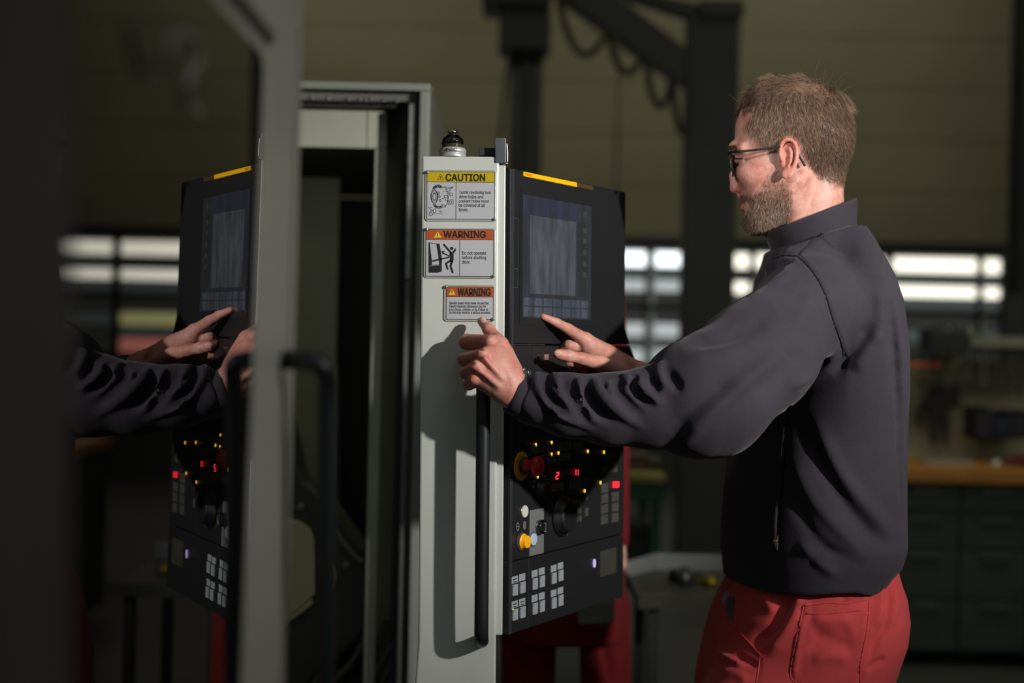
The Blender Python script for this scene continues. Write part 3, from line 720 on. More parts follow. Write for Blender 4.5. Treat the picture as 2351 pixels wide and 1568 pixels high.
st += [ell(268, 412, 12, 16), ell(275, 458, 10, 16), ell(285, 505, 12, 16), [zx(290, 330), zx(350, 330), zx(385, 400), zx(390, 470), zx(370, 560), zx(320, 600)],
       [zx(300, 345), zx(430, 338)], [zx(350, 365), zx(432, 345), zx(380, 415)], ell(440, 340, 8, 10), [zx(400, 410), zx(438, 415), zx(445, 445), zx(415, 450), zx(400, 410)],
       [zx(385, 505), zx(450, 495), zx(452, 550), zx(390, 560), zx(385, 505)], ell(418, 528, 15, 16), [zx(310, 480), zx(350, 490), zx(360, 510), zx(390, 515)],
       [zx(340, 440), zx(380, 440), zx(380, 480), zx(340, 470), zx(340, 440)], [zx(300, 560), zx(345, 565), zx(360, 600)], [zx(320, 400), zx(350, 380), zx(375, 400)],
       ell(163, 680, 20, 24), [zx(150, 655), zx(195, 625)], [zx(180, 695), zx(220, 668)], ell(213, 640, 18, 26, tilt=20), [zx(135, 588), zx(160, 625), zx(190, 640)], [zx(230, 670), zx(265, 680), zx(312, 681)], [zx(160, 590), zx(172, 603), zx(186, 600)]]
lines_px('turret_drawing', st, .00055, s1_)
text_mesh('lettering', 'VDI', M_ink, CF, (1007, 484, 1015, 487.5), .00225, s1_)
g = MB()
for poly in ([(135, 1045), (150, 1050), (178, 1280), (178, 1342), (135, 1350)], [(135, 1045), (278, 1065), (280, 1072), (150, 1056)], [(236, 1070), (278, 1068), (306, 1250), (306, 1335), (270, 1338), (270, 1280)],
             [(135, 1352), (306, 1337), (306, 1418), (250, 1436), (135, 1434)], [(178, 1338), (270, 1330), (270, 1336), (178, 1344)],
             [(182, 1275), (400, 1228), (404, 1244), (186, 1297)], [(322, 1175), (435, 1228), (428, 1240), (318, 1190)], [(300, 1156), (345, 1158), (318, 1200)],
             [(405, 1170), (456, 1190), (458, 1262), (446, 1310), (410, 1300), (412, 1240)], [(440, 1165), (484, 1118), (488, 1150), (452, 1195)]):
    g.prism(CF, [CF.px(*zx(*p_)) for p_ in poly], .0022, .0023)
def limb(pts, r):
    for p_, q_ in zip(pts[:-1], pts[1:]): g.prism(CF, line2(CF, CF.px(*zx(*p_)), CF.px(*zx(*q_)), 2 * r / 5.6 * 2 / FPX), .0022, .00231)
    for p_ in pts: g.prism(CF, disc(CF, *CF.px(*zx(*p_)), r / 5.6 * 2 / FPX, r / 5.6 * 2 / FPX, 10), .0022, .00232)
limb([(333, 1075), (425, 1180)], 12); limb([(425, 1190), (432, 1290)], 20); limb([(415, 1280), (358, 1318), (380, 1385)], 12); limb([(435, 1290), (418, 1350), (443, 1428)], 13); limb([(433, 1122)], 22)
g.build('door_pictogram', M_ink, s2_)

# ---- things standing on the post
cyl = thing('signal_lamp', 'silver-based lamp with black cone and chrome cap standing on the signed door post', 'lamp', tuple(CF.p(CF.px(1038, 357)[0], b1, -.018)))
LF = Frame(CF.p(CF.px(1038, 357)[0], b1, -.018), CF.x, Vector((0, 1, 0)))
if LF.z.z < 0: LF = Frame(LF.o, CF.x, Vector((0, 1, 0)) * -1)
q2 = 2.018 / FPX
MB().lathe(LF, [(30 * q2, 0), (30.5 * q2, 1 * q2), (30.5 * q2, 8 * q2), (29.6 * q2, 8.5 * q2), (29.6 * q2, 9.5 * q2), (31 * q2, 10 * q2), (31 * q2, 18 * q2), (28 * q2, 22 * q2), (25 * q2, 23 * q2)], 36).build('chrome_base', mat('satin_silver', srgb(205, 206, 202), .34, .55, var=.02), cyl, smooth=True)
MB().lathe(LF, [(24 * q2, 22 * q2), (25 * q2, 23 * q2), (25 * q2, 30 * q2), (24 * q2, 31 * q2)], 36).build('glass_ring', mat('smoked_ring', srgb(70, 66, 56), .1, .3), cyl, smooth=True)
MB().lathe(LF, [(25.5 * q2, 30 * q2), (25.5 * q2, 38 * q2), (23 * q2, 43 * q2), (12 * q2, 53 * q2), (9.5 * q2, 54 * q2)], 36).build('black_cone', mat('gloss_black', srgb(12, 12, 13), .08, coat=1.0, var=0), cyl, smooth=True)
MB().lathe(LF, [(9 * q2, 53 * q2), (9 * q2, 56 * q2), (12 * q2, 57 * q2), (12 * q2, 61 * q2), (8 * q2, 62 * q2)], 24).build('chrome_cap', mat('polished_chrome', srgb(214, 214, 208), .16, 1.0, var=.02), cyl, smooth=True)
# lettering bent round the base
tm = text_mesh('lettering', 'HP450Z', M_ink, Frame((0, 0, 0), (1, 0, 0), (0, 1, 0)), (-15 * q2, -3 * q2, 15 * q2, 3 * q2), 0, None, bold=.01, px=False)
for v in tm.data.vertices:
    t = v.co.x / (31 * q2) - .1; r_ = 31.3 * q2
    v.co = LF.o + CF.x * (r_ * math.sin(t)) + Vector((0, -1, 0)) * (r_ * math.cos(t)) + LF.z * (15 * q2 + v.co.y)
tm.parent = cyl; tm.matrix_parent_inverse = cyl.matrix_world.inverted()
lk = thing('door_switch', 'grey interlock switch block with dark arm at the right top corner of the signed post', 'switch', tuple(CF.p(CF.px(1149, 357)[0], b1, -.02)))
M_sw = mat('switch_grey', srgb(76, 84, 90), .4)
MB().prism(CF, pxpoly(CF, [(1099, 357.5), (1099, 340), (1140, 340), (1140, 357.5)], -.015), -.04, -.012).build('switch_arm', M_black, lk, bevel=.001)
MB().prism(CF, pxpoly(CF, [(1137.5, 376), (1136, 322), (1138, 319), (1161, 319), (1162, 376)], -.010), -.045, .0025).build('switch_body', M_sw, lk, bevel=.0015)
MB().prism(CF, pxpoly(CF, [(1147, 359), (1162, 352), (1166, 356), (1165, 377), (1150, 377)], -.006), -.035, -.006).build('switch_foot', mat('switch_metal', srgb(130, 130, 124), .3, .6), lk, bevel=.001)
MB().prism(CF, pxpoly(CF, [(1161.5, 330), (1165, 332), (1166.5, 355), (1166, 374), (1163, 375)], -.01), -.03, .001).build('switch_cover', MATS['switch_metal'], lk, bevel=.0008)

# ================================================================== control panel
AP = math.radians(31)
XP = (XG * math.sin(AP) + FW * math.cos(AP)).normalized()
YP = (YC + XC * .006).normalized()
PF = Frame(U(1172, 784, 2.035), XP, YP)
cpn = thing('control_panel', 'black machine control panel with screen, keys and red stop button', 'control panel', tuple(PF.p(.18, -.45, -.05)))
M_pan = mat('panel_black', srgb(30, 31, 33), .42, var=.05, bump=.12, bscale=1200)
M_pan2 = mat('panel_charcoal', srgb(46, 48, 52), .45, var=.05, bump=.12, bscale=1200)
P = lambda x, y, c=0.0: PF.px(x, y, c)
up = [(1172, 385), (1437, 440), (1437, 700), (1441, 745), (1439, 790), (1172, 790)]
q = [P(*p_) for p_ in up]; xr = q[1][0]; ysplit = P(1172, 790)[1]
q = [P(1172, 385), (xr, q[0][1]), (xr, ysplit + .03), (xr + .02, ysplit), (0, ysplit)]
MB().prism(PF, q, -.028, 0).build('upper_housing', M_pan, cpn, bevel=.002)
yl = P(1163, 1292)[1]; yb = P(1157, 1462)[1]
MB().prism(PF, [(0, ysplit - .002), (xr + .02, ysplit - .002), (xr + .045, ysplit - .03), (xr + .045, ysplit - .09), (xr, ysplit - .14), (xr, yl), (0, yl)], -.028, 0).build('middle_housing', M_pan, cpn, bevel=.002)
MB().prism(PF, [(0, yl - .0015), (xr, yl - .0015), (xr, yb), (0, yb)], -.028, 0).build('lower_housing', M_pan, cpn, bevel=.002)
MB().box(PF, .09, xr - .01, yb + .02, P(1172, 385)[1] - .02, -.11, -.0285).build('rear_box', M_pan2, cpn, bevel=.01)
# charcoal near edge strip
MB().box(PF, 0.0004, .0075, yb + .001, P(1172, 387)[1], -.020, .0006).build('edge_strip', M_pan2, cpn)
# yellow name strip with red lettering
M_fy = mat('strip_yellow', srgb(250, 186, 8), .4, var=.02)
a0, b0 = P(1201, 394); a1, _ = P(1323, 423)
st_top = b0; st_h = .0066
MB().box(PF, a0, a1, st_top - st_h, st_top, 0, .0012).build('name_strip', M_fy, cpn, label='yellow strip with red lettering')
MB().box(PF, a1 + .001, a1 + .055, st_top - st_h, st_top, 0, .0008).build('name_strip', mat('brown_strip', srgb(74, 58, 28), .5), cpn)
text_mesh('lettering', 'FANUC', mat('strip_red', srgb(200, 40, 30), .5, var=0), PF, (a0 + .003, st_top - st_h + .0016, a0 + .024, st_top - .0018), .0014, cpn, bold=.01, px=False)
# screen
sa0, sb1 = P(1200, 445); sa1 = P(1358, 470)[0]; sb0 = P(1199, 729)[1]
scr_w = sa1 - sa0
M_bez = mat('screen_bezel', srgb(26, 27, 29), .25)
bz = MB().ring(PF, [(sa0 - .008, sb0 - .01), (sa1 + .01, sb0 - .01), (sa1 + .01, sb1 + .01), (sa0 - .008, sb1 + .01)], [(sa0, sb0), (sa1, sb0), (sa1, sb1), (sa0, sb1)], 0.0, .0008)
bz.build('screen_bezel', M_pan, cpn)
def emat(name, rgb, s_, rough=.16):
    m = bpy.data.materials.new(name); m.use_nodes = True; nt = m.node_tree; b = nt.nodes['Principled BSDF']
    b.inputs['Base Color'].default_value = (.02, .022, .026, 1); b.inputs['Roughness'].default_value = rough
    tc = nt.nodes.new('ShaderNodeTexCoord'); mp = nt.nodes.new('ShaderNodeMapping'); mp.inputs['Scale'].default_value = (22, 22, 5)
    n = nt.nodes.new('ShaderNodeTexNoise'); n.inputs['Scale'].default_value = 3; n.inputs['Detail'].default_value = 5
    nt.links.new(tc.outputs['Object'], mp.inputs[0]); nt.links.new(mp.outputs[0], n.inputs['Vector'])
    mr = nt.nodes.new('ShaderNodeMapRange'); mr.inputs[1].default_value = .35; mr.inputs[2].default_value = .65; mr.inputs[3].default_value = .6 * s_; mr.inputs[4].default_value = 1.3 * s_
    nt.links.new(n.outputs[0], mr.inputs[0]); nt.links.new(mr.outputs[0], b.inputs['Emission Strength'])
    b.inputs['Emission Color'].default_value = (*rgb, 1)
    return m
disp = MB().box(PF, sa0, sa1, sb0, sb1, -.0004, .0002).build('display', emat('display_base', (.45, .50, .60), .03), cpn, label='dim glowing display')
H_ = sb1 - sb0
MB().box(PF, sa0 + .002, sa0 + scr_w * .78, sb1 - H_ * .155, sb1 - H_ * .002, .0002, .0003).build('display_title', emat('display_navy', (.25, .30, .62), .05), disp)
MB().box(PF, sa0 + scr_w * .10, sa0 + scr_w * .76, sb0 + H_ * .2, sb1 - H_ * .16, .0002, .0003).build('display_page', emat('display_grey', (.62, .68, .80), .085), disp)
MB().box(PF, sa0 + scr_w * .80, sa0 + scr_w * .92, sb0 + H_ * .2, sb1 - H_ * .16, .0002, .0003).build('display_page', emat('display_brown', (.5, .47, .42), .02), disp)
for i in range(7):
    x = sa0 + scr_w * (.02 + .137 * i)
    MB().box(PF, x, x + scr_w * .12, sb0 + H_ * .012, sb0 + H_ * .09, .0002, .0003).build('display_softkey', emat('display_key', (.5, .58, .75), .09), disp)
    MB().box(PF, x, x + scr_w * .12, sb0 + H_ * .10, sb0 + H_ * .165, .0002, .0003).build('display_softkey', MATS.get('x') or bpy.data.materials['display_key'], disp)
M_dimkey = mat('dim_grey_key', srgb(60, 60, 55), .5)
for i, y in enumerate((485, 524, 547, 574, 600, 625)):
    a_, b_ = P(1338, y); MB().box(PF, a_, a_ + .010, b_ - .008, b_, .0003, .0009).build('soft_key', M_dimkey, cpn)
# card slot, left of the screen
M_line = mat('groove_light', srgb(66, 68, 70), .4)
def outline(x0, y0, x1, y1, c_=.0003, wd=.0007, nm='card_slot'):
    (a_, b_), (A_, _) = P(x0, y0), P(x1, y0); B_ = P(x0, y1)[1]
    MB().ring(PF, [(a_, B_), (A_, B_), (A_, b_), (a_, b_)], [(a_ + wd, B_ + wd), (A_ - wd, B_ + wd), (A_ - wd, b_ - wd), (a_ + wd, b_ - wd)], -.001, c_).build(nm, M_line, cpn)
outline(1174, 499, 1190, 616); outline(1174, 616, 1189, 660)
MB().box(PF, .0078, P(1250, 790)[0], ysplit - .0012, ysplit - .0004, -.001, .0004).build('groove_line', M_line, cpn)
a_ = P(1225.5, 792)[0]; MB().box(PF, a_, a_ + .0006, P(1225, 828)[1], ysplit - .003, 0, .0004).build('groove_line', M_line, cpn)
# latch left of right hand and small chrome buttons
def knob(px_, py_, r, h, m, name, prof=None, label=None, sq=1.0):
    a_, b_ = P(px_, py_); f_ = Frame(PF.p(a_, b_, 0), PF.x, PF.y)
    return MB().lathe(f_, prof or [(r, 0), (r, h * .85), (r * .92, h)], 24).build(name, m, cpn, smooth=True, label=label)
a_, b_ = P(1241, 820); MB().box(PF, a_ - .007, a_ + .008, b_ - .005, b_ + .005, 0, .01).build('latch', MATS['polished_chrome'], cpn, bevel=.001, label='small chrome latch')
for x, y in ((1197, 850), (1208, 856), (1199, 862)):
    knob(x, y, .004, .006, M_scr, 'indicator_stud')
# emergency stop
knob(1196, 1070, .021, .002, mat('stop_yellow', srgb(190, 150, 20), .5), 'stop_collar', label='yellow collar behind the stop button')
a_, b_ = P(1198, 1068); f_ = Frame(PF.p(a_, b_, 0), PF.x, PF.y)
MB().lathe(f_, [(.010, .006), (.010, .008), (.007, .012), (.009, .018), (.0135, .022), (.0145, .027), (.012, .031), (.004, .033)], 28).build('stop_button', mat('stop_red', srgb(196, 36, 30), .4, var=.03), cpn, smooth=True, label='red mushroom emergency stop button')
MB().lathe(f_, [(.012, .002), (.012, .007)], 20).build('stop_socket', M_black, cpn, smooth=True)
# lights
def led(x, y, m, ra=.0017, rb=.0026, name='indicator_light'):
    a_, b_ = P(x, y); MB().prism(PF, disc(PF, a_, b_, ra, rb, 12), 0.0, .0014).build(name, m, cpn)
M_amb = mat('amber_light', (.5, .25, .0), .4, emit=(1.0, .50, .04), estr=1.6, var=0)
M_rl = mat('red_digit', (.4, .0, .0), .4, emit=(1.0, .03, .05), estr=1.5, var=0)
M_pur = mat('violet_light', (.2, .2, .4), .4, emit=(.62, .52, 1.0), estr=.75, var=0)
M_dk = mat('shaded_grey_keycap', srgb(66, 66, 61), .55, var=.15, nscale=60)  # key grey darkened to carry the shade over this part of the panel
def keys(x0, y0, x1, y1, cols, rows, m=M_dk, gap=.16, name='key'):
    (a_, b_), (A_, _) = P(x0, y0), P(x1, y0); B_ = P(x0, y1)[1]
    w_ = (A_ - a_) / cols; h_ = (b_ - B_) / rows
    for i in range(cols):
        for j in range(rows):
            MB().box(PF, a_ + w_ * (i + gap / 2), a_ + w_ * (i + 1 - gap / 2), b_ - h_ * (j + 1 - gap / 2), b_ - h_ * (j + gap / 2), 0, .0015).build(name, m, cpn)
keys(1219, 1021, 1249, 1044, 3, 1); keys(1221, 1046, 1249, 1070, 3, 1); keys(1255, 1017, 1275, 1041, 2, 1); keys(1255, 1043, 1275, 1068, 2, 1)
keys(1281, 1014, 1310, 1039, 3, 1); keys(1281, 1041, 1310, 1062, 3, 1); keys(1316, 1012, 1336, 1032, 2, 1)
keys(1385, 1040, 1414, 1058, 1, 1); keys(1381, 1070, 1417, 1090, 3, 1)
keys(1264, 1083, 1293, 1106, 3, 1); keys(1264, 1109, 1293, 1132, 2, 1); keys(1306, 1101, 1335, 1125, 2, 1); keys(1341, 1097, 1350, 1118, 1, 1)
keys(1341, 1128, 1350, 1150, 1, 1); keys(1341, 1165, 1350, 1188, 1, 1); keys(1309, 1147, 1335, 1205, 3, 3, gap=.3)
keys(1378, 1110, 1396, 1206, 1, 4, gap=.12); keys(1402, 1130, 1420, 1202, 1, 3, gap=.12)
for x, y in ((1229.5, 1021), (1266, 1016), (1266, 1043), (1281.5, 1040), (1349, 1036), (1386, 1038), (1378, 1108), (1341.5, 1127), (1234, 1094)): led(x, y, M_amb)
led(1177, 1401.5, mat('yellow_light', (.5, .4, 0), .4, emit=(1, .8, .15), estr=2.0, var=0), .0012, .0022)
a_, b_ = P(1363.5, 1293); MB().prism(PF, disc(PF, a_, b_, .0032, .0068, 20), 0, .002).build('violet_lamp', M_pur, cpn, label='oval violet light')
def digit(px0, py0, px1, py1, segs, m=M_rl):
    (a_, b_), (A_, _) = P(px0, py0), P(px1, py0); B_ = P(px0, py1)[1]; w_ = A_ - a_; h_ = b_ - B_; t_ = w_ * .2
    R = {'a': (t_, w_ - t_, h_ - t_, h_), 'd': (t_, w_ - t_, 0, t_), 'g': (t_, w_ - t_, h_ / 2 - t_ / 2, h_ / 2 + t_ / 2), 'f': (0, t_, h_ / 2 + t_ * .3, h_ - t_ * .3), 'e': (0, t_, t_ * .3, h_ / 2 - t_ * .3), 'b': (w_ - t_, w_, h_ / 2 + t_ * .3, h_ - t_ * .3), 'c': (w_ - t_, w_, t_ * .3, h_ / 2 - t_ * .3)}
    g = MB()
    for s_ in segs: x0, x1, y0, y1 = R[s_]; g.box(PF, a_ + x0, a_ + x1, B_ + y0, B_ + y1, .0016, .0026)
    g.build('digit', m, cpn)
digit(1273.5, 1084, 1280.5, 1101, 'abged'); digit(1316, 1078, 1320, 1092, 'bc'); digit(1321.5, 1078, 1325.5, 1092, 'bc')
digit(1404.5, 1106, 1411, 1120, 'abcdefg'); digit(1412, 1106, 1418.5, 1120, 'abcdefg')
# round controls
M_wb = mat('white_button', srgb(206, 206, 196), .35)
knob(1203, 1174, .0100, .0015, M_scr, 'button_ring'); knob(1203, 1174, .0088, .0028, M_wb, 'push_button', label='white push button')
a_, b_ = P(1215, 1172); A_, B_ = P(1247, 1268)
MB().box(PF, a_, A_, P(1215, 1277)[1], b_, 0, .001).build('key_plate', mat('silver_plate', srgb(150, 154, 154), .35, .5), cpn, label='silver plate behind the key switch')
knob(1236, 1209, .011, .009, MATS['gloss_black'], 'key_switch', label='black key switch with chrome tip')
a_, b_ = P(1236, 1209); MB().box(PF, a_ - .002, a_ + .002, b_ - .007, b_ + .007, .009, .015).build('key_bit', MATS['polished_chrome'], cpn, bevel=.001)
knob(1222, 1238, .0115, .002, M_sw, 'button_ring')
knob(1222, 1238, .0092, .0035, mat('pale_blue_button', srgb(176, 192, 214), .3), 'push_button', label='pale blue push button')
a_, b_ = P(1200, 1243); f_ = Frame(PF.p(a_, b_, 0), PF.x, PF.y)
MB().lathe(f_, [(.0115, 0), (.0115, .002), (.0092, .002), (.0092, .008), (.0086, .009)], 28).build('push_button', mat('amber_button', srgb(252, 176, 16), .3), cpn, smooth=True, label='amber push button')
knob(1196, 1243, .014, .0015, M_black, 'button_ring')
for x, y in ((1188.5, 1209), (1204, 1206)):
    a_, b_ = P(x, y); MB().ring(PF, disc(PF, a_, b_, .0040, .0058), disc(PF, a_, b_, .0032, .0050), 0, .0004).build('printed_symbol', M_clear, cpn)
g = MB(); a_, b_ = P(1188.5, 1209); g.box(PF, a_ - .002, a_ + .002, b_ - .0004, b_ + .0004, 0, .0005)
a_, b_ = P(1204, 1206); g.box(PF, a_ - .0004, a_ + .0004, b_ - .004, b_ + .004, 0, .0005); g.build('printed_symbol', M_clear, cpn)
M_dial = mat('dial_black', srgb(20, 20, 22), .5, var=0)
knob(1290, 1184, .026, .028, M_dial, 'feed_dial', prof=[(.031, 0), (.031, .003), (.025, .005), (.024, .014), (.021, .016)], label='large black override dial')
knob(1241, 1127, .017, .018, M_dial, 'mode_dial', prof=[(.016, 0), (.016, .002), (.013, .004), (.012, .010), (.010, .012)], label='small black mode dial')
g = MB(); a_, b_ = P(1290, 1184)
for i in range(11):
    t = math.radians(-60 + 24 * i); x, y = a_ + .036 * math.cos(t), b_ + .036 * math.sin(t)
    g.box(PF, x - .0012, x + .0012, y - .0012, y + .0012, 0, .0004)
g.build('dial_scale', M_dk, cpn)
g = MB(); a_, b_ = P(1241, 1127)
for i in range(8):
    t = math.radians(20 + 20 * i); x, y = a_ + .024 * math.cos(t), b_ + .024 * math.sin(t)
    g.box(PF, x - .001, x + .001, y - .0016, y + .0016, 0, .0004)
g.build('dial_scale', M_clear, cpn)
a_, b_ = P(1377, 1266); A_, _ = P(1414, 1266); MB().box(PF, a_, A_, P(1377, 1325)[1], b_, 0, .0012).build('info_plate', mat('dull_plate', srgb(58, 58, 50), .5), cpn)
# white key blocks at the bottom: label tile over key
M_wk = mat('white_keycap', srgb(150, 157, 160), .4, var=.03)
def keypair(x0, y0, x1, h1, h2, m=M_wk, txt=False):
    a_, b_ = P(x0, y0); A_, _ = P(x1, y0); b2_ = P(x0, y0 + h1)[1]; b3_ = P(x0, y0 + h1 + 2.5)[1]; b4_ = P(x0, y0 + h1 + 2.5 + h2)[1]
    MB().box(PF, a_, A_, b2_, b_, 0, .0008).build('key_label', m, cpn)
    k_ = MB().box(PF, a_ + .0015, A_ - .0012, b4_, b3_, 0, .0024).build('key', m, cpn, bevel=.0004)
    g = MB(); g.box(PF, a_ + .0022, a_ + .0034, b3_ - .003, b3_ - .0015, .0024, .0026)
    if txt:
        g.box(PF, a_ + .003, A_ - .003, (b_ + b2_) / 2, (b_ + b2_) / 2 + .0012, .0008, .0010)
        g.box(PF, a_ + .005, A_ - .005, (b_ + b2_) / 2 - .004, (b_ + b2_) / 2 - .0028, .0008, .0010)
    g.build('key_print', M_ink, cpn)
for r_, dy in ((0, 0), (1, 57)):
    keypair(1174, 1324.5 + dy, 1188, 16, 26, txt=True); keypair(1191, 1319 + dy - (0 if r_ == 0 else 0), 1205, 16, 26, txt=(r_ == 1))
    keypair(1220, 1312 + dy - 1.5, 1233.5, 16, 26); keypair(1236.5, 1306.5 + dy - 1.5, 1249.5, 16, 26)
    keypair(1264, 1303 + dy - 4, 1276.5, 15, 25, m=M_wk); keypair(1279.5, 1298 + dy - 5, 1292, 15, 25, m=M_wk)
for x_ in (1212.5,):
    a_ = P(x_, 1400)[0]; MB().box(PF, a_, a_ + .0006, yb + .002, yl - .003, 0, .0003).build('groove_line', M_line, cpn)
# arm that carries the panel, behind it
MB().box(PF, .10, .16, .02, .10, -.20, -.108).build('mounting_arm', M_steel, cpn, bevel=.004)
# ================================================================== figures: implicit surfaces meshed with surface nets
D0 = 2.17
KP = D0 / FPX      # metres per photo pixel at the man's depth
OW = Vector((0, D0, CAMZ))


def H(px, py, d):
    s = d / D0
    return np.array([CX + (px - CX) * s, CY + (py - CY) * s, (d - D0) / KP])


def to_world(P):
    P = np.asarray(P, dtype=np.float64)
    out = np.empty_like(P)
    x = KP * (P[:, 0] - CX); y = KP * (CY - P[:, 1])
    out[:, 0] = XC.x * x + YC.x * y
    out[:, 1] = D0 + KP * P[:, 2]
    out[:, 2] = CAMZ + XC.z * x + YC.z * y
    return out


def photo_px(P):
    d = D0 + KP * P[:, 2]
    return CX + (P[:, 0] - CX) * D0 / d, CY + (P[:, 1] - CY) * D0 / d


def smin(a, b, k):
    if k <= 0: return np.minimum(a, b)
    h = np.maximum(k - np.abs(a - b), 0) / k
    return np.minimum(a, b) - h * h * k * 0.25


def smax(a, b, k): return -smin(-a, -b, k)


class Field:
    def __init__(s, lo, hi, h):
        s.lo = np.array(lo, float); s.h = h
        s.n = np.ceil((np.array(hi, float) - s.lo) / h).astype(int) + 1
        s.ax = [s.lo[i] + h * np.arange(s.n[i]) for i in range(3)]
        s.V = np.full(tuple(s.n), 1e3, np.float32)

    def region(s, lo, hi):
        i0 = np.clip(np.floor((np.array(lo) - s.lo) / s.h).astype(int), 0, s.n - 1)
        i1 = np.clip(np.ceil((np.array(hi) - s.lo) / s.h).astype(int) + 1, 1, s.n)
        sl = tuple(slice(i0[i], max(i1[i], i0[i] + 1)) for i in range(3))
        X = s.ax[0][sl[0]].astype(np.float32)[:, None, None]; Y = s.ax[1][sl[1]].astype(np.float32)[None, :, None]; Z = s.ax[2][sl[2]].astype(np.float32)[None, None, :]
        return sl, X, Y, Z

    def op(s, fn, lo, hi, k, mode):
        m = k + 3 * s.h
        sl, X, Y, Z = s.region(np.array(lo) - m, np.array(hi) + m)
        f = fn(X, Y, Z)
        if mode == '+': s.V[sl] = smin(s.V[sl], f, k)
        elif mode == '-': s.V[sl] = smax(s.V[sl], -f, k)
        elif mode == '&': s.V = smax(s.V, fn(*[a.astype(np.float32).reshape([-1 if i == j else 1 for j in range(3)]) for i, a in enumerate(s.ax)]), k)
        return s

    def cap(s, a, b, r1, r2=None, k=6, mode='+'):
        a = np.array(a, float); b = np.array(b, float); r2 = r1 if r2 is None else r2
        ba = b - a; L = max(float(ba @ ba), 1e-6); R = max(r1, r2)
        def fn(X, Y, Z):
            t = np.clip(((X - a[0]) * ba[0] + (Y - a[1]) * ba[1] + (Z - a[2]) * ba[2]) / L, 0, 1)
            return np.sqrt((X - a[0] - t * ba[0]) ** 2 + (Y - a[1] - t * ba[1]) ** 2 + (Z - a[2] - t * ba[2]) ** 2) - (r1 + (r2 - r1) * t)
        return s.op(fn, np.minimum(a, b) - R, np.maximum(a, b) + R, k, mode)

    def chain(s, pts, rs, k=6, mode='+'):
        for i in range(len(pts) - 1): s.cap(pts[i], pts[i + 1], rs[i], rs[i + 1], k, mode)
        return s

    def ell(s, c, r, k=6, mode='+', rot=0.0, rotz=0.0):
        c = np.array(c, float); r = np.array(r, float); cr_, sr_ = math.cos(rot), math.sin(rot); cz, sz = math.cos(rotz), math.sin(rotz)
        def fn(X, Y, Z):
            x, y, z = X - c[0], Y - c[1], Z - c[2]
            x, y = x * cr_ + y * sr_, -x * sr_ + y * cr_
            x, z = x * cz + z * sz, -x * sz + z * cz
            k0 = np.sqrt((x / r[0]) ** 2 + (y / r[1]) ** 2 + (z / r[2]) ** 2)
            k1 = np.sqrt((x / r[0] ** 2) ** 2 + (y / r[1] ** 2) ** 2 + (z / r[2] ** 2) ** 2) + 1e-9
            return k0 * (k0 - 1) / k1
        R = r.max(); return s.op(fn, c - R, c + R, k, mode)

    def loft(s, rows, k=6, mode='+', p=2.2, shear=0.0):
        R = np.array(rows, float)  # b, aL, aR, cc, hc
        def fn(X, Y, Z):
            y = Y[0, :, 0]
            it = [np.interp(y, R[:, 0], R[:, i]).astype(np.float32)[None, :, None] for i in range(1, 5)]
            ac = (it[0] + it[1]) / 2; ha = np.maximum((it[1] - it[0]) / 2, 1); cc = it[2]; hc = it[3]
            if shear: ha = np.sqrt(np.maximum(ha ** 2 - (shear * hc) ** 2, (ha * .45) ** 2)); X = X + shear * (Z - cc)
            q = (np.abs((X - ac) / ha) ** p + np.abs((Z - cc) / hc) ** p) ** (1 / p)
            f = (q - 1) * np.minimum(ha, hc)
            over = np.maximum(np.maximum(R[0, 0] - Y, Y - R[-1, 0]), 0)
            return np.maximum(f, -1e3) if over.max() <= 0 else np.where(over > 0, np.sqrt(np.maximum(f, 0) ** 2 + over ** 2), f)
        return s.op(fn, (R[:, 1].min(), R[0, 0], (R[:, 3] - R[:, 4]).min()), (R[:, 2].max(), R[-1, 0], (R[:, 3] + R[:, 4]).max()), k, mode)

    def mesh(s):
        V = s.V; nx, ny, nz = V.shape
        ins = V < 0
        c = ins[:-1, :-1, :-1].astype(np.int8)
        for dx, dy, dz in ((1, 0, 0), (0, 1, 0), (0, 0, 1), (1, 1, 0), (1, 0, 1), (0, 1, 1), (1, 1, 1)):
            c = c + ins[dx:nx - 1 + dx, dy:ny - 1 + dy, dz:nz - 1 + dz]
        act = (c > 0) & (c < 8)
        idx = np.argwhere(act); N = len(idx)
        imap = np.full(act.shape, -1, np.int32); imap[act] = np.arange(N)
        offs = np.array([(0, 0, 0), (1, 0, 0), (0, 1, 0), (1, 1, 0), (0, 0, 1), (1, 0, 1), (0, 1, 1), (1, 1, 1)])
        vals = np.stack([V[idx[:, 0] + o[0], idx[:, 1] + o[1], idx[:, 2] + o[2]] for o in offs], 1)
        acc = np.zeros((N, 3)); cnt = np.zeros(N)
        for i in range(8):
            for j in range(i + 1, 8):
                if np.abs(offs[i] - offs[j]).sum() != 1: continue
                a, b = vals[:, i], vals[:, j]; m = (a < 0) != (b < 0)
                t = np.where(m, a / np.where(m, a - b, 1), 0)[:, None]
                acc += np.where(m[:, None], offs[i] + t * (offs[j] - offs[i]), 0); cnt += m
        P = s.lo + s.h * (idx + acc / cnt[:, None])
        F = []
        for ax in range(3):
            sl0 = [slice(1, -1)] * 3; sl0[ax] = slice(0, -1)
            sl1 = [slice(1, -1)] * 3; sl1[ax] = slice(1, None)
            A = ins[tuple(sl0)]; B = ins[tuple(sl1)]
            for flip in (0, 1):
                e = np.argwhere((A & ~B) if not flip else (~A & B))
                if len(e) == 0: continue
                e = e + 1; e[:, ax] -= 1
                u, v = [(1, 2), (2, 0), (0, 1)][ax]
                def cell(du, dv):
                    q = e.copy(); q[:, u] -= du; q[:, v] -= dv
                    return imap[q[:, 0], q[:, 1], q[:, 2]]
                quad = np.stack([cell(1, 1), cell(0, 1), cell(0, 0), cell(1, 0)], 1)
                if flip: quad = quad[:, ::-1]
                F.append(quad)
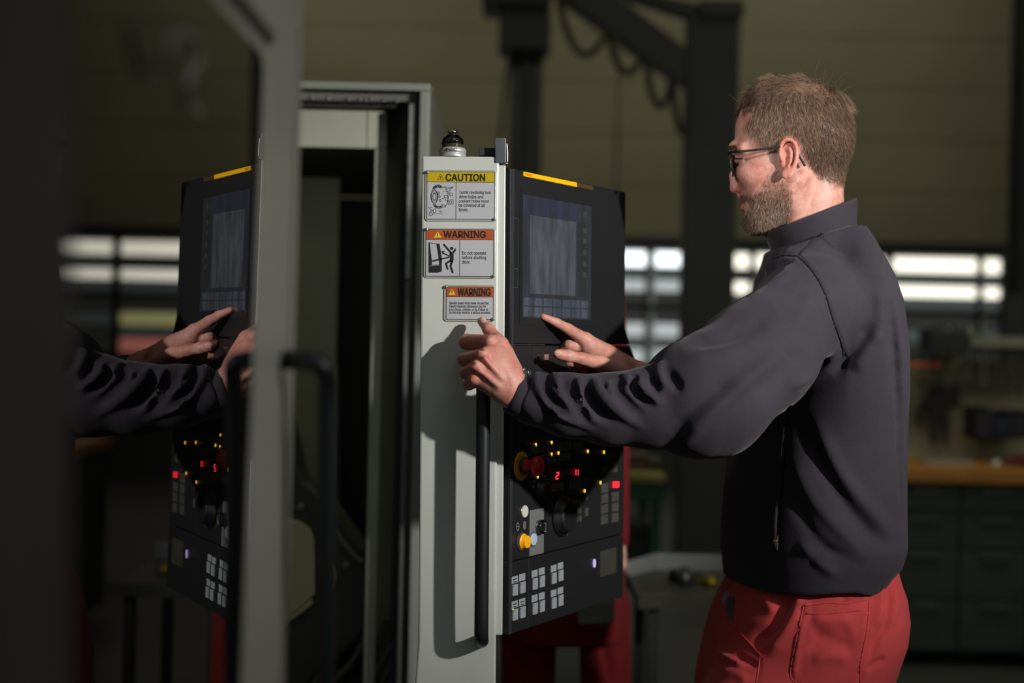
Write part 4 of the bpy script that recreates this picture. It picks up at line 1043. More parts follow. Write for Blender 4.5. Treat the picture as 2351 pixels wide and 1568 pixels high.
        F = np.concatenate(F); F = F[(F >= 0).all(1)]
        return P, F


def normals(P, F):
    n = np.cross(P[F[:, 2]] - P[F[:, 0]], P[F[:, 3]] - P[F[:, 1]])
    N = np.zeros_like(P)
    for i in range(4): np.add.at(N, F[:, i], n)
    return N / (np.linalg.norm(N, axis=1, keepdims=True) + 1e-12)


def seg_dist(px, py, pts):
    best = np.full(px.shape, 1e9); tt = np.zeros(px.shape)
    L = 0; tot = sum(math.dist(pts[i], pts[i + 1]) for i in range(len(pts) - 1)); side = np.zeros(px.shape)
    for (x0, y0), (x1, y1) in zip(pts[:-1], pts[1:]):
        dx, dy = x1 - x0, y1 - y0; l2 = dx * dx + dy * dy
        t = np.clip(((px - x0) * dx + (py - y0) * dy) / l2, 0, 1)
        qx, qy = px - x0 - t * dx, py - y0 - t * dy; d = np.hypot(qx, qy)
        m = d < best; best = np.where(m, d, best); tt = np.where(m, (L + t * math.sqrt(l2)) / tot, tt)
        side = np.where(m, np.sign(dx * qy - dy * qx), side)
        L += math.sqrt(l2)
    return best, tt, side


def catmull(pts, n=6):
    pts = [np.array(p, float) for p in pts]
    if len(pts) < 3: return [tuple(p) for p in pts]
    P = [2 * pts[0] - pts[1]] + pts + [2 * pts[-1] - pts[-2]]; out = []
    for i in range(1, len(P) - 2):
        for j in range(n):
            t = j / n
            out.append(tuple(0.5 * ((2 * P[i]) + (-P[i - 1] + P[i + 1]) * t + (2 * P[i - 1] - 5 * P[i] + 4 * P[i + 1] - P[i + 2]) * t * t + (-P[i - 1] + 3 * P[i] - 3 * P[i + 1] + P[i + 2]) * t ** 3)))
    return out + [tuple(pts[-1])]


def folds(P, F, strokes):
    """cloth folds: (points in photo px, height px, width px, taper 0/1); acts on the side of the cloth facing the stroke"""
    N = normals(P, F); px, py = photo_px(P)
    view = np.stack([(P[:, 0] - CX) * KP, (P[:, 1] - CY) * KP, D0 + P[:, 2] * KP], 1); view /= np.linalg.norm(view, axis=1, keepdims=True)
    fc = np.clip(-(N * view).sum(1) * 1.6 + .15, 0, 1)
    disp = np.zeros(len(P))
    for pts, amp, wd, tap in strokes:
        pts = catmull(pts, 5)
        d, t, sd = seg_dist(px, py, pts)
        f = np.exp(-(d / wd) ** 2) * amp
        if tap: f = f * np.clip(np.minimum(t, 1 - t) * 5 + .05, 0, 1)
        disp += f
    return P + N * (disp * fc)[:, None]


def mesh_obj(name, P, F, m, parent, attrs=None, mats=None, fmat=None, smooth=True, world=True):
    me = bpy.data.meshes.new(name)
    W = to_world(P) if world else P
    me.vertices.add(len(W)); me.vertices.foreach_set('co', np.asarray(W, np.float32).ravel())
    k_ = F.shape[1]
    me.loops.add(F.size); me.loops.foreach_set('vertex_index', F.astype(np.int32).ravel())
    me.polygons.add(len(F)); me.polygons.foreach_set('loop_start', np.arange(0, F.size, k_, dtype=np.int32))
    try: me.polygons.foreach_set('loop_total', np.full(len(F), k_, np.int32))
    except Exception: pass
    me.polygons.foreach_set('use_smooth', np.full(len(F), smooth))
    if fmat is not None: me.polygons.foreach_set('material_index', fmat.astype(np.int32))
    for mm in (mats or [m]): me.materials.append(mm)
    me.update(calc_edges=True)
    for an, av in (attrs or {}).items():
        a = me.attributes.new(an, 'FLOAT', 'POINT'); a.data.foreach_set('value', np.asarray(av, np.float32))
    o = bpy.data.objects.new(name, me); COL.objects.link(o)
    if parent is not None: o.parent = parent; o.matrix_parent_inverse = parent.matrix_world.inverted()
    return o


def join(parts):
    Ps, Fs, n = [], [], 0
    for P, F in parts:
        Ps.append(P); Fs.append(F + n); n += len(P)
    return np.concatenate(Ps), np.concatenate(Fs)


def sdf_folds(field, P, F, strokes, R=lambda w: w):
    """cloth folds worked into the solid: ridges are rolls laid on the cloth, hollows are grooves cut along it"""
    bv = BVHTree.FromPolygons([tuple(v) for v in P], [tuple(int(i) for i in f) for f in F])
    eye = Vector((CX, CY, -D0 / KP))
    for pts, amp, wd, tap in strokes:
        pts = catmull(pts, 4); C = []; rs = []; n = len(pts)
        for i, (x, y) in enumerate(pts):
            hit = bv.ray_cast(eye, (Vector((x, y, 0)) - eye).normalized())
            if hit[0] is None:
                hit = bv.find_nearest(Vector((x, y, -60)))
                if hit[0] is None: continue
            q, nr = hit[0], hit[1].normalized()
            if nr.dot(eye - q) < 0: nr = -nr
            t = i / (n - 1); tp = min(1, min(t, 1 - t) * 4) if tap else 1.0
            r = wd * (.62 + .38 * tp)
            if amp > 0: C.append(np.array(q - nr * (r - amp * tp + (1 - tp) * 2))); rs.append(r)
            else: r *= 1.15; C.append(np.array(q + nr * (r + amp * tp + (1 - tp) * 2))); rs.append(r)
        for i in range(len(C) - 1):
            field.cap(C[i], C[i + 1], rs[i], rs[i + 1], wd * 1.1, '+' if amp > 0 else '-')


# ------------------------------------------------------------------ materials of the man
def skin_mat():
    m = bpy.data.materials.new('skin'); m.use_nodes = True; nt = m.node_tree; b = nt.nodes['Principled BSDF']
    tc = nt.nodes.new('ShaderNodeTexCoord')
    def noise(sc, det=5):
        n = nt.nodes.new('ShaderNodeTexNoise'); n.inputs['Scale'].default_value = sc; n.inputs['Detail'].default_value = det
        nt.links.new(tc.outputs['Object'], n.inputs['Vector']); return n
    def mixc(a, bcol, fac):
        x = nt.nodes.new('ShaderNodeMix'); x.data_type = 'RGBA'
        if isinstance(a, tuple): x.inputs[6].default_value = (*a, 1)
        else: nt.links.new(a, x.inputs[6])
        x.inputs[7].default_value = (*bcol, 1); nt.links.new(fac, x.inputs[0]); return x.outputs[2]
    def ramp(sock, lo, hi, m0=0., m1=1.):
        r = nt.nodes.new('ShaderNodeMapRange'); r.inputs[1].default_value = lo; r.inputs[2].default_value = hi; r.inputs[3].default_value = m0; r.inputs[4].default_value = m1
        nt.links.new(sock, r.inputs[0]); return r.outputs[0]
    def attr(n_):
        a = nt.nodes.new('ShaderNodeAttribute'); a.attribute_name = n_; return a.outputs['Fac']
    c = mixc(srgb(202, 154, 138), srgb(176, 116, 104), ramp(noise(38).outputs[0], .38, .66))
    c = mixc(c, srgb(216, 172, 146), ramp(noise(130, 3).outputs[0], .5, .8, 0, .6))
    c = mixc(c, srgb(206, 112, 96), attr('red'))
    c = mixc(c, srgb(98, 76, 60), attr('stubble'))
    c = mixc(c, srgb(232, 196, 178), attr('pale'))
    nt.links.new(c, b.inputs['Base Color'])
    b.inputs['Roughness'].default_value = .48; b.inputs['Specular IOR Level'].default_value = .35
    b.inputs['Subsurface Weight'].default_value = .12; b.inputs['Subsurface Radius'].default_value = (1, .35, .2); b.inputs['Subsurface Scale'].default_value = .004
    n1 = noise(420, 3); n2 = noise(90, 4)
    ad = nt.nodes.new('ShaderNodeMath'); ad.operation = 'ADD'; nt.links.new(n1.outputs[0], ad.inputs[0]); nt.links.new(n2.outputs[0], ad.inputs[1])
    bp = nt.nodes.new('ShaderNodeBump'); bp.inputs['Strength'].default_value = .35; bp.inputs['Distance'].default_value = .0009
    nt.links.new(ad.outputs[0], bp.inputs['Height']); nt.links.new(bp.outputs[0], b.inputs['Normal'])
    return m
M_skin = skin_mat()


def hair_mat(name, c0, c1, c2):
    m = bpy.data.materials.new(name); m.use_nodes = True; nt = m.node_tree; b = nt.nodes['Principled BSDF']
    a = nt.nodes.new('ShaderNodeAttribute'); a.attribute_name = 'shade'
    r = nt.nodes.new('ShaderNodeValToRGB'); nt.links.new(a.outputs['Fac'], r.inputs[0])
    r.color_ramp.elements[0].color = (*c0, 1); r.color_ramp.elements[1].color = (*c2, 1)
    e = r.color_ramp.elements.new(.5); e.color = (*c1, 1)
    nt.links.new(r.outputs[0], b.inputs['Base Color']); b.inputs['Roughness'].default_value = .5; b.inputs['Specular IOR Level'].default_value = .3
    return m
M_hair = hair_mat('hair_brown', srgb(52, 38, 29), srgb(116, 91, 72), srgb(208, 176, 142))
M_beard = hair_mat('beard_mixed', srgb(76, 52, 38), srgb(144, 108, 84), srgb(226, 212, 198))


def cloth_mat(name, col, var, wsc, bstr, sheen=.10, rough=.9):
    m = bpy.data.materials.new(name); m.use_nodes = True; nt = m.node_tree; b = nt.nodes['Principled BSDF']
    tc = nt.nodes.new('ShaderNodeTexCoord')
    n = nt.nodes.new('ShaderNodeTexNoise'); n.inputs['Scale'].default_value = 9; n.inputs['Detail'].default_value = 8; nt.links.new(tc.outputs['Object'], n.inputs['Vector'])
    n2 = nt.nodes.new('ShaderNodeTexNoise'); n2.inputs['Scale'].default_value = wsc; n2.inputs['Detail'].default_value = 2; nt.links.new(tc.outputs['Object'], n2.inputs['Vector'])
    ad = nt.nodes.new('ShaderNodeMath'); ad.operation = 'ADD'; nt.links.new(n.outputs[0], ad.inputs[0]); nt.links.new(n2.outputs[0], ad.inputs[1])
    r = nt.nodes.new('ShaderNodeMapRange'); r.inputs[1].default_value = .75; r.inputs[2].default_value = 1.25; r.inputs[3].default_value = 1 - var; r.inputs[4].default_value = 1 + var
    nt.links.new(ad.outputs[0], r.inputs[0])
    v = nt.nodes.new('ShaderNodeVectorMath'); v.operation = 'SCALE'; v.inputs[0].default_value = col; nt.links.new(r.outputs[0], v.inputs['Scale']); nt.links.new(v.outputs[0], b.inputs['Base Color'])
    b.inputs['Roughness'].default_value = rough; b.inputs['Sheen Weight'].default_value = sheen; b.inputs['Sheen Roughness'].default_value = .4; b.inputs['Specular IOR Level'].default_value = .2
    bp = nt.nodes.new('ShaderNodeBump'); bp.inputs['Strength'].default_value = bstr; bp.inputs['Distance'].default_value = .001
    nt.links.new(n2.outputs[0], bp.inputs['Height']); nt.links.new(bp.outputs[0], b.inputs['Normal'])
    return m
M_sweat = cloth_mat('sweater_fleece', srgb(54, 50, 57), .16, 900, .35)
M_seam = cloth_mat('seam_cord', srgb(40, 37, 43), .1, 900, .3)
M_trou = cloth_mat('red_twill', srgb(192, 70, 71), .16, 1200, .25, .15)

man = thing('person', 'bearded man in glasses, dark grey sweater and red work trousers, pointing at the panel', 'person', (float(to_world([H(1860, 784, 2.27)])[0][0]), 2.27, 0))

# ------------------------------------------------------------------ head
YAW = math.radians(11); A0, C0 = 1838.0, (2.17 - D0) / KP
def to_head(p):      # photo frame -> head frame (undo the yaw)
    a, b, c = p[0] - A0, p[1], p[2] - C0
    return np.array([a * math.cos(YAW) - c * math.sin(YAW), b, a * math.sin(YAW) + c * math.cos(YAW)])
def from_head(P):
    a, b, c = P[:, 0], P[:, 1], P[:, 2]
    return np.stack([A0 + a * math.cos(YAW) + c * math.sin(YAW), b, C0 - a * math.sin(YAW) + c * math.cos(YAW)], 1)
def h(x, y, z=0.0): return (x - A0, y, z)
def HH(px, py, cz):  # photo pixel + lateral depth (px, head scale) on the near side -> head frame
    return to_head(H(px, py, D0 + cz * KP))
hf = Field((-178, 150, -135), (150, 620, 135), 2.6)
hf.ell(h(1822, 291), (124, 109, 108), 0)
hf.ell(h(1864, 318), (88, 94, 102), 30)
rows = [(255, 1700, 1900, 0, 96), (285, 1692, 1900, 0, 102), (318, 1688, 1905, 0, 104), (340, 1684, 1905, 0, 103), (356, 1686, 1900, 0, 101), (374, 1692, 1885, 0, 100), (400, 1694, 1872, 0, 98),
        (425, 1697, 1862, 0, 95), (445, 1701, 1852, 0, 91), (463, 1706, 1843, 0, 86), (480, 1708, 1832, 0, 80), (498, 1713, 1816, 0, 72), (514, 1719, 1795, 0, 60), (526, 1730, 1770, 0, 44)]
hf.loft([(b, L - A0, R_ - A0, c, w_) for b, L, R_, c, w_ in rows], 16, '+', 2.5)
hf.cap(h(1868, 395), h(1858, 590), 58, 66, 30)
hf.cap(h(1888, 400), h(1880, 590), 42, 56, 24)
hf.cap(h(1806, 470, -68), h(1822, 425, -78), 12, 14, 18); hf.cap(h(1806, 470, 68), h(1822, 425, 78), 12, 14, 18)   # jaw angle
hf.cap(h(1845, 415, -72), h(1822, 540, -34), 13, 14, 20); hf.cap(h(1845, 415, 72), h(1822, 540, 34), 13, 14, 20)   # neck muscle
for s_ in (-1, 1):
    hf.ell(h(1690, 378, s_ * 50), (14, 12, 25), 16, '-')                       # socket
    hf.chain([h(1687, 346, s_ * 12), h(1690, 342, s_ * 45), h(1706, 347, s_ * 78)], [8, 8.5, 5], 20)   # brow
    hf.ell(h(1735, 404, s_ * 70), (34, 14, 13), 36)                            # cheekbone
    hf.chain([h(1703, 372, s_ * 28), h(1698, 370, s_ * 48), h(1711, 374, s_ * 72)], [6, 7.5, 5], 5)   # upper lid
    hf.chain([h(1705, 387, s_ * 28), h(1701, 391, s_ * 48), h(1712, 386, s_ * 72)], [5, 6, 4], 6)   # lower lid
    hf.ell(h(1703, 434, s_ * 15), (10, 8.5, 8), 6)                             # nostril wing
    hf.cap(h(1696, 443, s_ * 8), h(1703, 441, s_ * 9), 3, 3, 2, '-')
    hf.cap(h(1712, 425, s_ * 26), h(1728, 456, s_ * 40), 3, 3, 7, '-')        # fold beside the nose
hf.chain([h(1693, 358), h(1690, 378), h(1687, 402), h(1688, 424)], [9, 8, 9, 10.5], 10)
hf.ell(h(1689.5, 432), (11.5, 10, 11.5), 5)
hf.cap(h(1697, 441), h(1703, 452), 5, 6, 6)
hf.chain([h(1716, 462, -26), h(1706, 459, -10), h(1705, 460, 0), h(1706, 459, 10), h(1716, 462, 26)], [3, 6, 5.5, 6, 3], 6)
hf.chain([h(1719, 470, -24), h(1710, 474, -10), h(1709, 474.5, 0), h(1710, 474, 10), h(1719, 470, 24)], [3, 6.5, 7, 6.5, 3], 5)
hf.chain([h(1722, 466, -28), h(1706, 466.5, -8), h(1706, 466.5, 8), h(1722, 466, 28)], [1.6, 2, 2, 1.6], 3, '-')
hf.ell(h(1716, 486), (6, 5, 20), 8, '-')
hf.ell(h(1731, 509), (17, 17, 26), 12)
# ear (near one modelled from the photo, the far one mirrored)
earc = -100
def EE(zx_, zy_, dz=0.0):   # photo zoom coordinates of the ear -> head frame
    return HH(1640 + zx_ / 6.03, 300 + zy_ / 6.03, earc + dz)
def ear(hf, mir):
    M = (lambda p: np.array([p[0], p[1], -p[2]])) if mir else (lambda p: np.array(p))
    back = lambda zx_: -14 * (zx_ - 920) / 230.0      # rear edge stands off the skull
    pl = [(935, 400), (912, 330), (918, 240), (950, 165), (1010, 128), (1070, 138), (1118, 185), (1140, 260), (1142, 350), (1128, 430), (1100, 505), (1070, 575), (1040, 630)]
    hp_ = [M(EE(x, y, back(x) - 4)) for x, y in catmull(pl, 3)]
    base = M(EE(1020, 370, back(1020) + 6)); hf.ell(base, (17, 38, 7), 3, rot=.12)
    hf.chain(hp_, [4.4] * len(hp_), 2.5)
    hf.chain([M(EE(x, y, back(x) - 1)) for x, y in ((1050, 245), (1065, 300), (1062, 370), (1050, 430), (1020, 490), (985, 520))], [4, 5, 5, 5, 5, 4], 3)
    hf.chain([M(EE(x, y, back(x) - 1)) for x, y in ((1062, 300), (1025, 245), (1005, 270))], [4, 3.5, 3], 3)
    hf.ell(M(EE(985, 600, back(985) - 4)), (8.5, 12, 5.5), 4)
    hf.ell(M(EE(1035, 560, back(1035) - 4)), (7, 10, 5), 5)
    hf.ell(M(EE(990, 425, back(990) - 6)), (6.5, 12, 7), 2.5, '-', rot=.2)
    hf.ell(M(EE(985, 210, back(985) - 7)), (7, 9, 5), 2, '-')
    hf.chain([M(EE(x, y, back(x) - 6)) for x, y in ((990, 175), (1040, 170), (1085, 215), (1100, 300), (1095, 400))], [2.6, 2.8, 2.6, 2.2, 1.5], 2, '-')
    hf.ell(M(EE(935, 430, 2)), (5, 8, 6), 4)
    hf.cap(M(EE(1100, 300, 6)), M(EE(1060, 480, 10)), 7, 7, 5)
ear(hf, False); ear(hf, True)
Pn, Fn = hf.mesh()
Ph = from_head(Pn)
HBVH = BVHTree.FromPolygons([tuple(v) for v in Pn], [tuple(int(i) for i in f) for f in Fn])   # head frame
hx = Pn[:, 0] + A0; hy = Pn[:, 1]; hz_ = Pn[:, 2]

def in_poly(x, y, poly):
    c = np.zeros(np.shape(x), bool); n = len(poly); j = n - 1
    for i in range(n):
        xi, yi = poly[i]; xj, yj = poly[j]
        c ^= ((yi > y) != (yj > y)) & (x < (xj - xi) * (y - yi) / (yj - yi + 1e-9) + xi); j = i
    return c
# scalp outline as seen from the side (photo px, mirrored for the far side)
SCALP = [(1660, 250), (1702, 250), (1732, 252), (1722, 264), (1708, 276), (1700, 296), (1712, 312), (1736, 328), (1750, 344), (1776, 352), (1792, 352), (1800, 318), (1816, 314), (1834, 330), (1842, 356), (1850, 372), (1862, 392), (1876, 412), (1896, 424), (1945, 436), (1990, 400), (1990, 120), (1660, 120)]
BEARD = [(1762, 338), (1792, 345), (1796, 400), (1812, 412), (1826, 440), (1822, 470), (1816, 500), (1760, 560), (1700, 560), (1706, 496), (1716, 482), (1722, 470), (1716, 462), (1700, 458), (1697, 448), (1716, 444), (1738, 440), (1758, 400), (1768, 370)]
ppx, ppy = photo_px(from_head(np.stack([Pn[:, 0], Pn[:, 1], -np.abs(Pn[:, 2])], 1)))
scalp = in_poly(ppx, ppy, SCALP); bear = in_poly(ppx, ppy, BEARD)
def gauss(px_, py_, cx, cy, r): return np.exp(-((px_ - cx) ** 2 + (py_ - cy) ** 2) / r ** 2)
EARP = [(1788, 345), (1791, 325), (1801, 316), (1815, 315), (1828, 325), (1834, 345), (1833, 365), (1826, 385), (1814, 405), (1804, 415), (1797, 400), (1789, 370)]
isear = (np.abs(Pn[:, 2]) > 101) & in_poly(ppx, ppy, EARP)
red = .42 * isear + .25 * gauss(ppx, ppy, 1735, 400, 30) + .5 * gauss(ppx, ppy, 1690, 432, 14) + .9 * ((np.abs(hy - 468) < 11) & (hx < 1718) & (np.abs(hz_) < 24))
stub = np.where(scalp & ~isear, .85 * np.clip(seg_dist(ppx, ppy, SCALP + SCALP[:1])[0] / 14, 0, 1), 0) + np.where(bear & ~isear, .5 * np.clip(seg_dist(ppx, ppy, BEARD + BEARD[:1])[0] / 18, 0, 1), 0)
body_parts = [(Ph, Fn)]; at_red = [np.clip(red, 0, 1)]; at_st = [np.clip(stub, 0, 1)]; at_pale = [np.zeros(len(Ph))]

# ------------------------------------------------------------------ left hand, gripping the bar
def build_hand(fn, lo, hi, step=1.7):
    f = Field(lo, hi, step); fn(f); P, F = f.mesh(); return P, F
L_ = lambda x, y, d: H(x, y, d)
def lhand(f):
    s = 1.94 / D0
    d0 = 1.895
    # metacarpals
    wrist = L_(1182, 892, 1.915)
    f.cap(L_(1172, 884, 1.914), L_(1262, 925, 1.925), 28, 28, 0)
    f.cap(L_(1176, 906, 1.918), L_(1262, 925, 1.93), 25, 27, 20)
    for (mx, my, md), r in (((1130, 789, 1.922), 15), ((1111, 816, 1.902), 15.5), ((1097, 842, 1.900), 14.5), ((1090, 868, 1.905), 13.5)):
        f.cap(L_(1172 - (868 - my) * .08, 862 + (my - 789) * .62, 1.912), L_(mx + 9, my + 2, md + .003), 21, r + 3, 20)
    f.ell(L_(1140, 852, 1.912), (38, 46, 27), 20, rot=-.4)
    # thenar / web towards the thumb
    f.cap(L_(1170, 850, 1.925), L_(1150, 792, 1.925), 26, 17, 12)
    # thumb, upright along the post
    f.chain([L_(1160, 812, 1.930), L_(1143, 783, 1.940), L_(1122, 757, 1.955), L_(1106, 738, 1.972)], [17, 14.5, 12.2, 9.2], 6)
    f.ell(L_(1141, 781, 1.932), (14, 14, 13), 6)
    # fingers: knuckle -> middle joint -> end joint -> tip, curled round the bar
    FG = [((1128, 787, 1.922), (1072, 785, 1.967), (1075, 790, 1.980), (1098, 793, 1.986), (18, 18.5, 14, 11)),
          ((1109, 815, 1.899), (1066, 826, 1.938), (1068, 828, 1.966), (1098, 826, 1.980), (16, 15.5, 13, 11)),
          ((1095, 842, 1.897), (1070, 856, 1.927), (1070, 857, 1.958), (1098, 853, 1.972), (15, 14.5, 12.5, 10.5)),
          ((1089, 869, 1.903), (1077, 883, 1.924), (1078, 884, 1.953), (1098, 880, 1.970), (13.5, 12.5, 11, 9.5))]
    for a, b, c, d, r in FG:
        f.cap(L_(*a), L_(*b), r[0] * .93, r[1] * .9, 3.5); f.cap(L_(*b), L_(*c), r[1] * .92, r[2] * .9, 3.5); f.cap(L_(*c), L_(*d), r[2] * .9, r[3] * .9, 3)
        f.ell(L_(a[0] - 1, a[1], a[2] - .004), (11.5, 10, 11), 8)     # knuckle
    # creases between the fingers
    for a, b in (((1112, 802, 1.889), (1070, 806, 1.922)), ((1094, 832, 1.880), (1064, 841, 1.908)), ((1088, 858, 1.880), (1068, 869, 1.90))):
        f.cap(L_(*a), L_(*b), 2.4, 3.2, 6, '-')
    # sinews
    for a, b in (((1114, 824, 1.886), (1152, 868, 1.890)), ((1101, 850, 1.887), (1144, 886, 1.891))):
        f.cap(L_(*a), L_(*b), 3, 2.5, 12)
lo = L_(1030, 705, 1.85); hi = L_(1275, 985, 2.0)
PL, FL = build_hand(lhand, (lo[0], lo[1], -495), (hi[0], hi[1], -285), 1.9)
body_parts.append((PL, FL)); lx, ly = photo_px(PL)
rl = .25 * np.ones(len(PL))
for kx, ky in ((1128, 783), (1111, 811), (1096, 838), (1089, 866), (1068, 783)): rl += .45 * gauss(lx, ly, kx, ky, 13)
pl_ = sum(.55 * gauss(lx, ly, kx, ky, 6) for kx, ky in ((1113, 808), (1096, 836), (1128, 780)))  # pale spots paint highlights onto the knuckles
pl_ += .7 * ((gauss(lx, ly, 1110, 735, 6) > .4) & (lx > 1106))
at_red.append(np.clip(rl, 0, .8)); at_st.append(np.zeros(len(PL))); at_pale.append(np.clip(pl_, 0, .7))

# ------------------------------------------------------------------ right hand, index finger on the screen
tip_a = PF.p(*PF.px(1246, 727), .006); tip_d = tip_a.y
def rhand(f):
    R = lambda x, y, d: H(x, y, d)
    t = tip_d
    f.chain([R(1247, 727, t), R(1278, 741, t + .012), R(1305, 756, t + .028), R(1342, 778, t + .05)], [7.2, 10.2, 12.5, 14.5], 4)   # index
    f.cap(R(1470, 862, 2.19), R(1560, 915, 2.22), 30, 36, 0)
    f.cap(R(1345, 785, t + .055), R(1470, 862, 2.19), 20, 28, 12)        # index metacarpal / back
    f.cap(R(1352, 805, t + .060), R(1465, 872, 2.19), 22, 28, 14)
    f.cap(R(1350, 800, t + .085), R(1465, 866, 2.21), 20, 26, 14)
    f.ell(R(1398, 832, 2.165), (52, 34, 26), 16, rot=.55)
    # thumb towards the camera
    f.chain([R(1430, 862, 2.155), R(1378, 835, 2.125), R(1335, 823, 2.098), R(1304, 817, 2.085), R(1280, 813, 2.078)], [22, 18, 13, 12.8, 10.5], 7)
    f.ell(R(1288, 814, 2.080), (12, 11.5, 10.5), 4)
    f.ell(R(1281, 811, 2.0635), (9.5, 8, 3), 1.2)   # nail
    # middle finger curled in
    f.chain([R(1340, 797, t + .065), R(1306, 793, t + .045), R(1296, 802, t + .05), R(1318, 816, t + .06)], [15, 12.5, 11.5, 10], 5)
    f.chain([R(1345, 815, t + .085), R(1312, 815, t + .07), R(1302, 828, t + .075), R(1330, 840, t + .08)], [14, 12, 11, 10], 5)
    f.chain([R(1352, 835, t + .100), R(1322, 838, t + .09), R(1316, 848, t + .09), R(1340, 852, t + .10)], [12, 10.5, 10, 9], 5)
    f.cap(R(1330, 806, t + .012), R(1352, 812, t + .018), 3, 4, 8, '-')
PR, FR = build_hand(rhand, H(1225, 700, 2.0).tolist()[:2] + [-190], H(1590, 985, 2.3).tolist()[:2] + [130], 1.9)
body_parts.append((PR, FR)); rx_, ry_ = photo_px(PR)
at_red.append(np.clip(.15 + .5 * gauss(rx_, ry_, 1250, 728, 10) + .3 * gauss(rx_, ry_, 1285, 815, 14), 0, .8)); at_st.append(np.zeros(len(PR)))
at_pale.append(.35 * (((rx_ - 1283) / 9.5) ** 2 + ((ry_ - 810) / 9) ** 2 < 1) * (PR[:, 2] < H(1283, 809, 2.066)[2]))

# ------------------------------------------------------------------ trunk and limbs inside the clothes (same body)
def T(px, py, d): return H(px, py, d)
cf = Field(H(1380, 470, 1.8).tolist()[:2] + [-560], H(2120, 2790, 2.3).tolist()[:2] + [520], 11)
cf.cap(T(1880, 560, 2.22), T(1870, 700, 2.26), 70, 120, 0); cf.cap(T(1900, 720, 2.16), T(1900, 720, 2.38), 90, 90, 40); cf.cap(T(1895, 800, 2.26), T(1885, 1250, 2.27), 130, 120, 40)
cf.chain([T(1862, 700, 2.12), T(1600, 905, 1.95), T(1265, 912, 1.925)], [62, 42, 27], 30)
cf.chain([T(1880, 710, 2.42), T(1672, 935, 2.36), T(1530, 890, 2.215)], [56, 40, 29], 30)
cf.cap(T(1790, 1440, 2.22), T(1705, 2020, 2.19), 74, 56, 50); cf.cap(T(1700, 2020, 2.19), T(1730, 2640, 2.22), 56, 36, 20)
cf.cap(T(1900, 1420, 2.36), T(1880, 2020, 2.38), 88, 62, 50); cf.cap(T(1880, 2020, 2.38), T(1900, 2600, 2.40), 56, 36, 20)
PB, FB = cf.mesh(); body_parts.append((PB, FB))
for L in (at_red, at_st, at_pale): L.append(np.zeros(len(PB)))
Pall, Fall = join(body_parts)
body = mesh_obj('body', Pall, Fall, M_skin, man, {'red': np.concatenate(at_red), 'stubble': np.concatenate(at_st), 'pale': np.concatenate(at_pale)})

# eyes
def hw_(x, y, z): return Vector(to_world(from_head(np.array([[x - A0, y, z]])))[0])
M_eye = mat('eye_white', srgb(226, 216, 208), .12, var=0); M_iris = mat('iris', srgb(70, 88, 92), .1, var=0); M_pupil = mat('pupil', (0.005, .005, .005), .05, var=0)
for s_ in (-1, 1):
    c_ = hw_(1716.5, 379, s_ * 49); nose = (hw_(1609, 404, s_ * 49) - c_).normalized()
    fr = Frame(c_, nose.cross(Vector((0, 0, 1))), Vector((0, 0, 1)))
    if fr.z.dot(nose) < 0: fr = Frame(c_, -fr.x, Vector((0, 0, 1)))
    R_ = .0117
    prof = [(R_ * math.sin(t), -R_ * math.cos(t)) for t in np.linspace(.05, math.pi - .05, 14)]
    e = MB().lathe(fr, prof, 20).build('eye', M_eye, man, smooth=True)
    MB().lathe(fr, [(R_ * math.sin(t) * 1.01, R_ * math.cos(t) * 1.01) for t in np.linspace(.47, .2, 4)], 18).build('iris', M_iris, e, smooth=True)
    MB().lathe(fr, [(R_ * math.sin(t) * 1.02, R_ * math.cos(t) * 1.02) for t in np.linspace(.2, .02, 3)], 14).build('pupil', M_pupil, e, smooth=True)

# ------------------------------------------------------------------ hair
def strands(roots, d0, d1, length, rad, bend=.5, seg=3):
    """3-sided tapered strands: roots (N,3) head frame, start and end directions, lengths, radii"""
    N = len(roots); up = np.cross(d0, d1 + np.array([.013, .7, .31])); up /= np.linalg.norm(up, axis=1, keepdims=True) + 1e-9
    sd = np.cross(d0, up)
    V = []
    for j in range(seg + 1):
        t = j / seg
        dr = d0 * (1 - t * bend) + d1 * t * bend
        ctr = roots + dr * (length * t)[:, None]
        r = rad * (1 - .85 * t)
        for k_ in range(3):
            a = 2 * math.pi * k_ / 3
            V.append(ctr + (up * math.cos(a) + sd * math.sin(a)) * r[:, None])
    V = np.stack(V, 1); n_ = V.shape[1]; base = (np.arange(N) * n_)[:, None]; Fs = []
    for j in range(seg):
        for k_ in range(3):
            k2 = (k_ + 1) % 3; Fs.append(base + np.array([[j * 3 + k_, j * 3 + k2, (j + 1) * 3 + k2, (j + 1) * 3 + k_]]))
    return V.reshape(-1, 3), np.concatenate(Fs), n_

TRI_C = Pn[Fn].mean(1); TRI_N = normals(Pn, Fn)[Fn].mean(1); TRI_N /= np.linalg.norm(TRI_N, axis=1, keepdims=True)
tpx, tpy = photo_px(from_head(np.stack([TRI_C[:, 0], TRI_C[:, 1], -np.abs(TRI_C[:, 2])], 1)))
t_ear = (np.abs(TRI_C[:, 2]) > 99) & in_poly(tpx, tpy, EARP)
def sample(mask, n, soft=0):
    ids = np.where(mask & ~t_ear)[0]; ch = rng.choice(ids, n)
    w_ = rng.random((n, 4)); w_ /= w_.sum(1, keepdims=True)
    P = (Pn[Fn[ch]] * w_[:, :, None]).sum(1); return P, TRI_N[ch], tpx[ch], tpy[ch]
def unit(v): return v / (np.linalg.norm(v, axis=-1, keepdims=True) + 1e-9)
sc_m = in_poly(tpx, tpy, SCALP) & (TRI_C[:, 1] < 440)
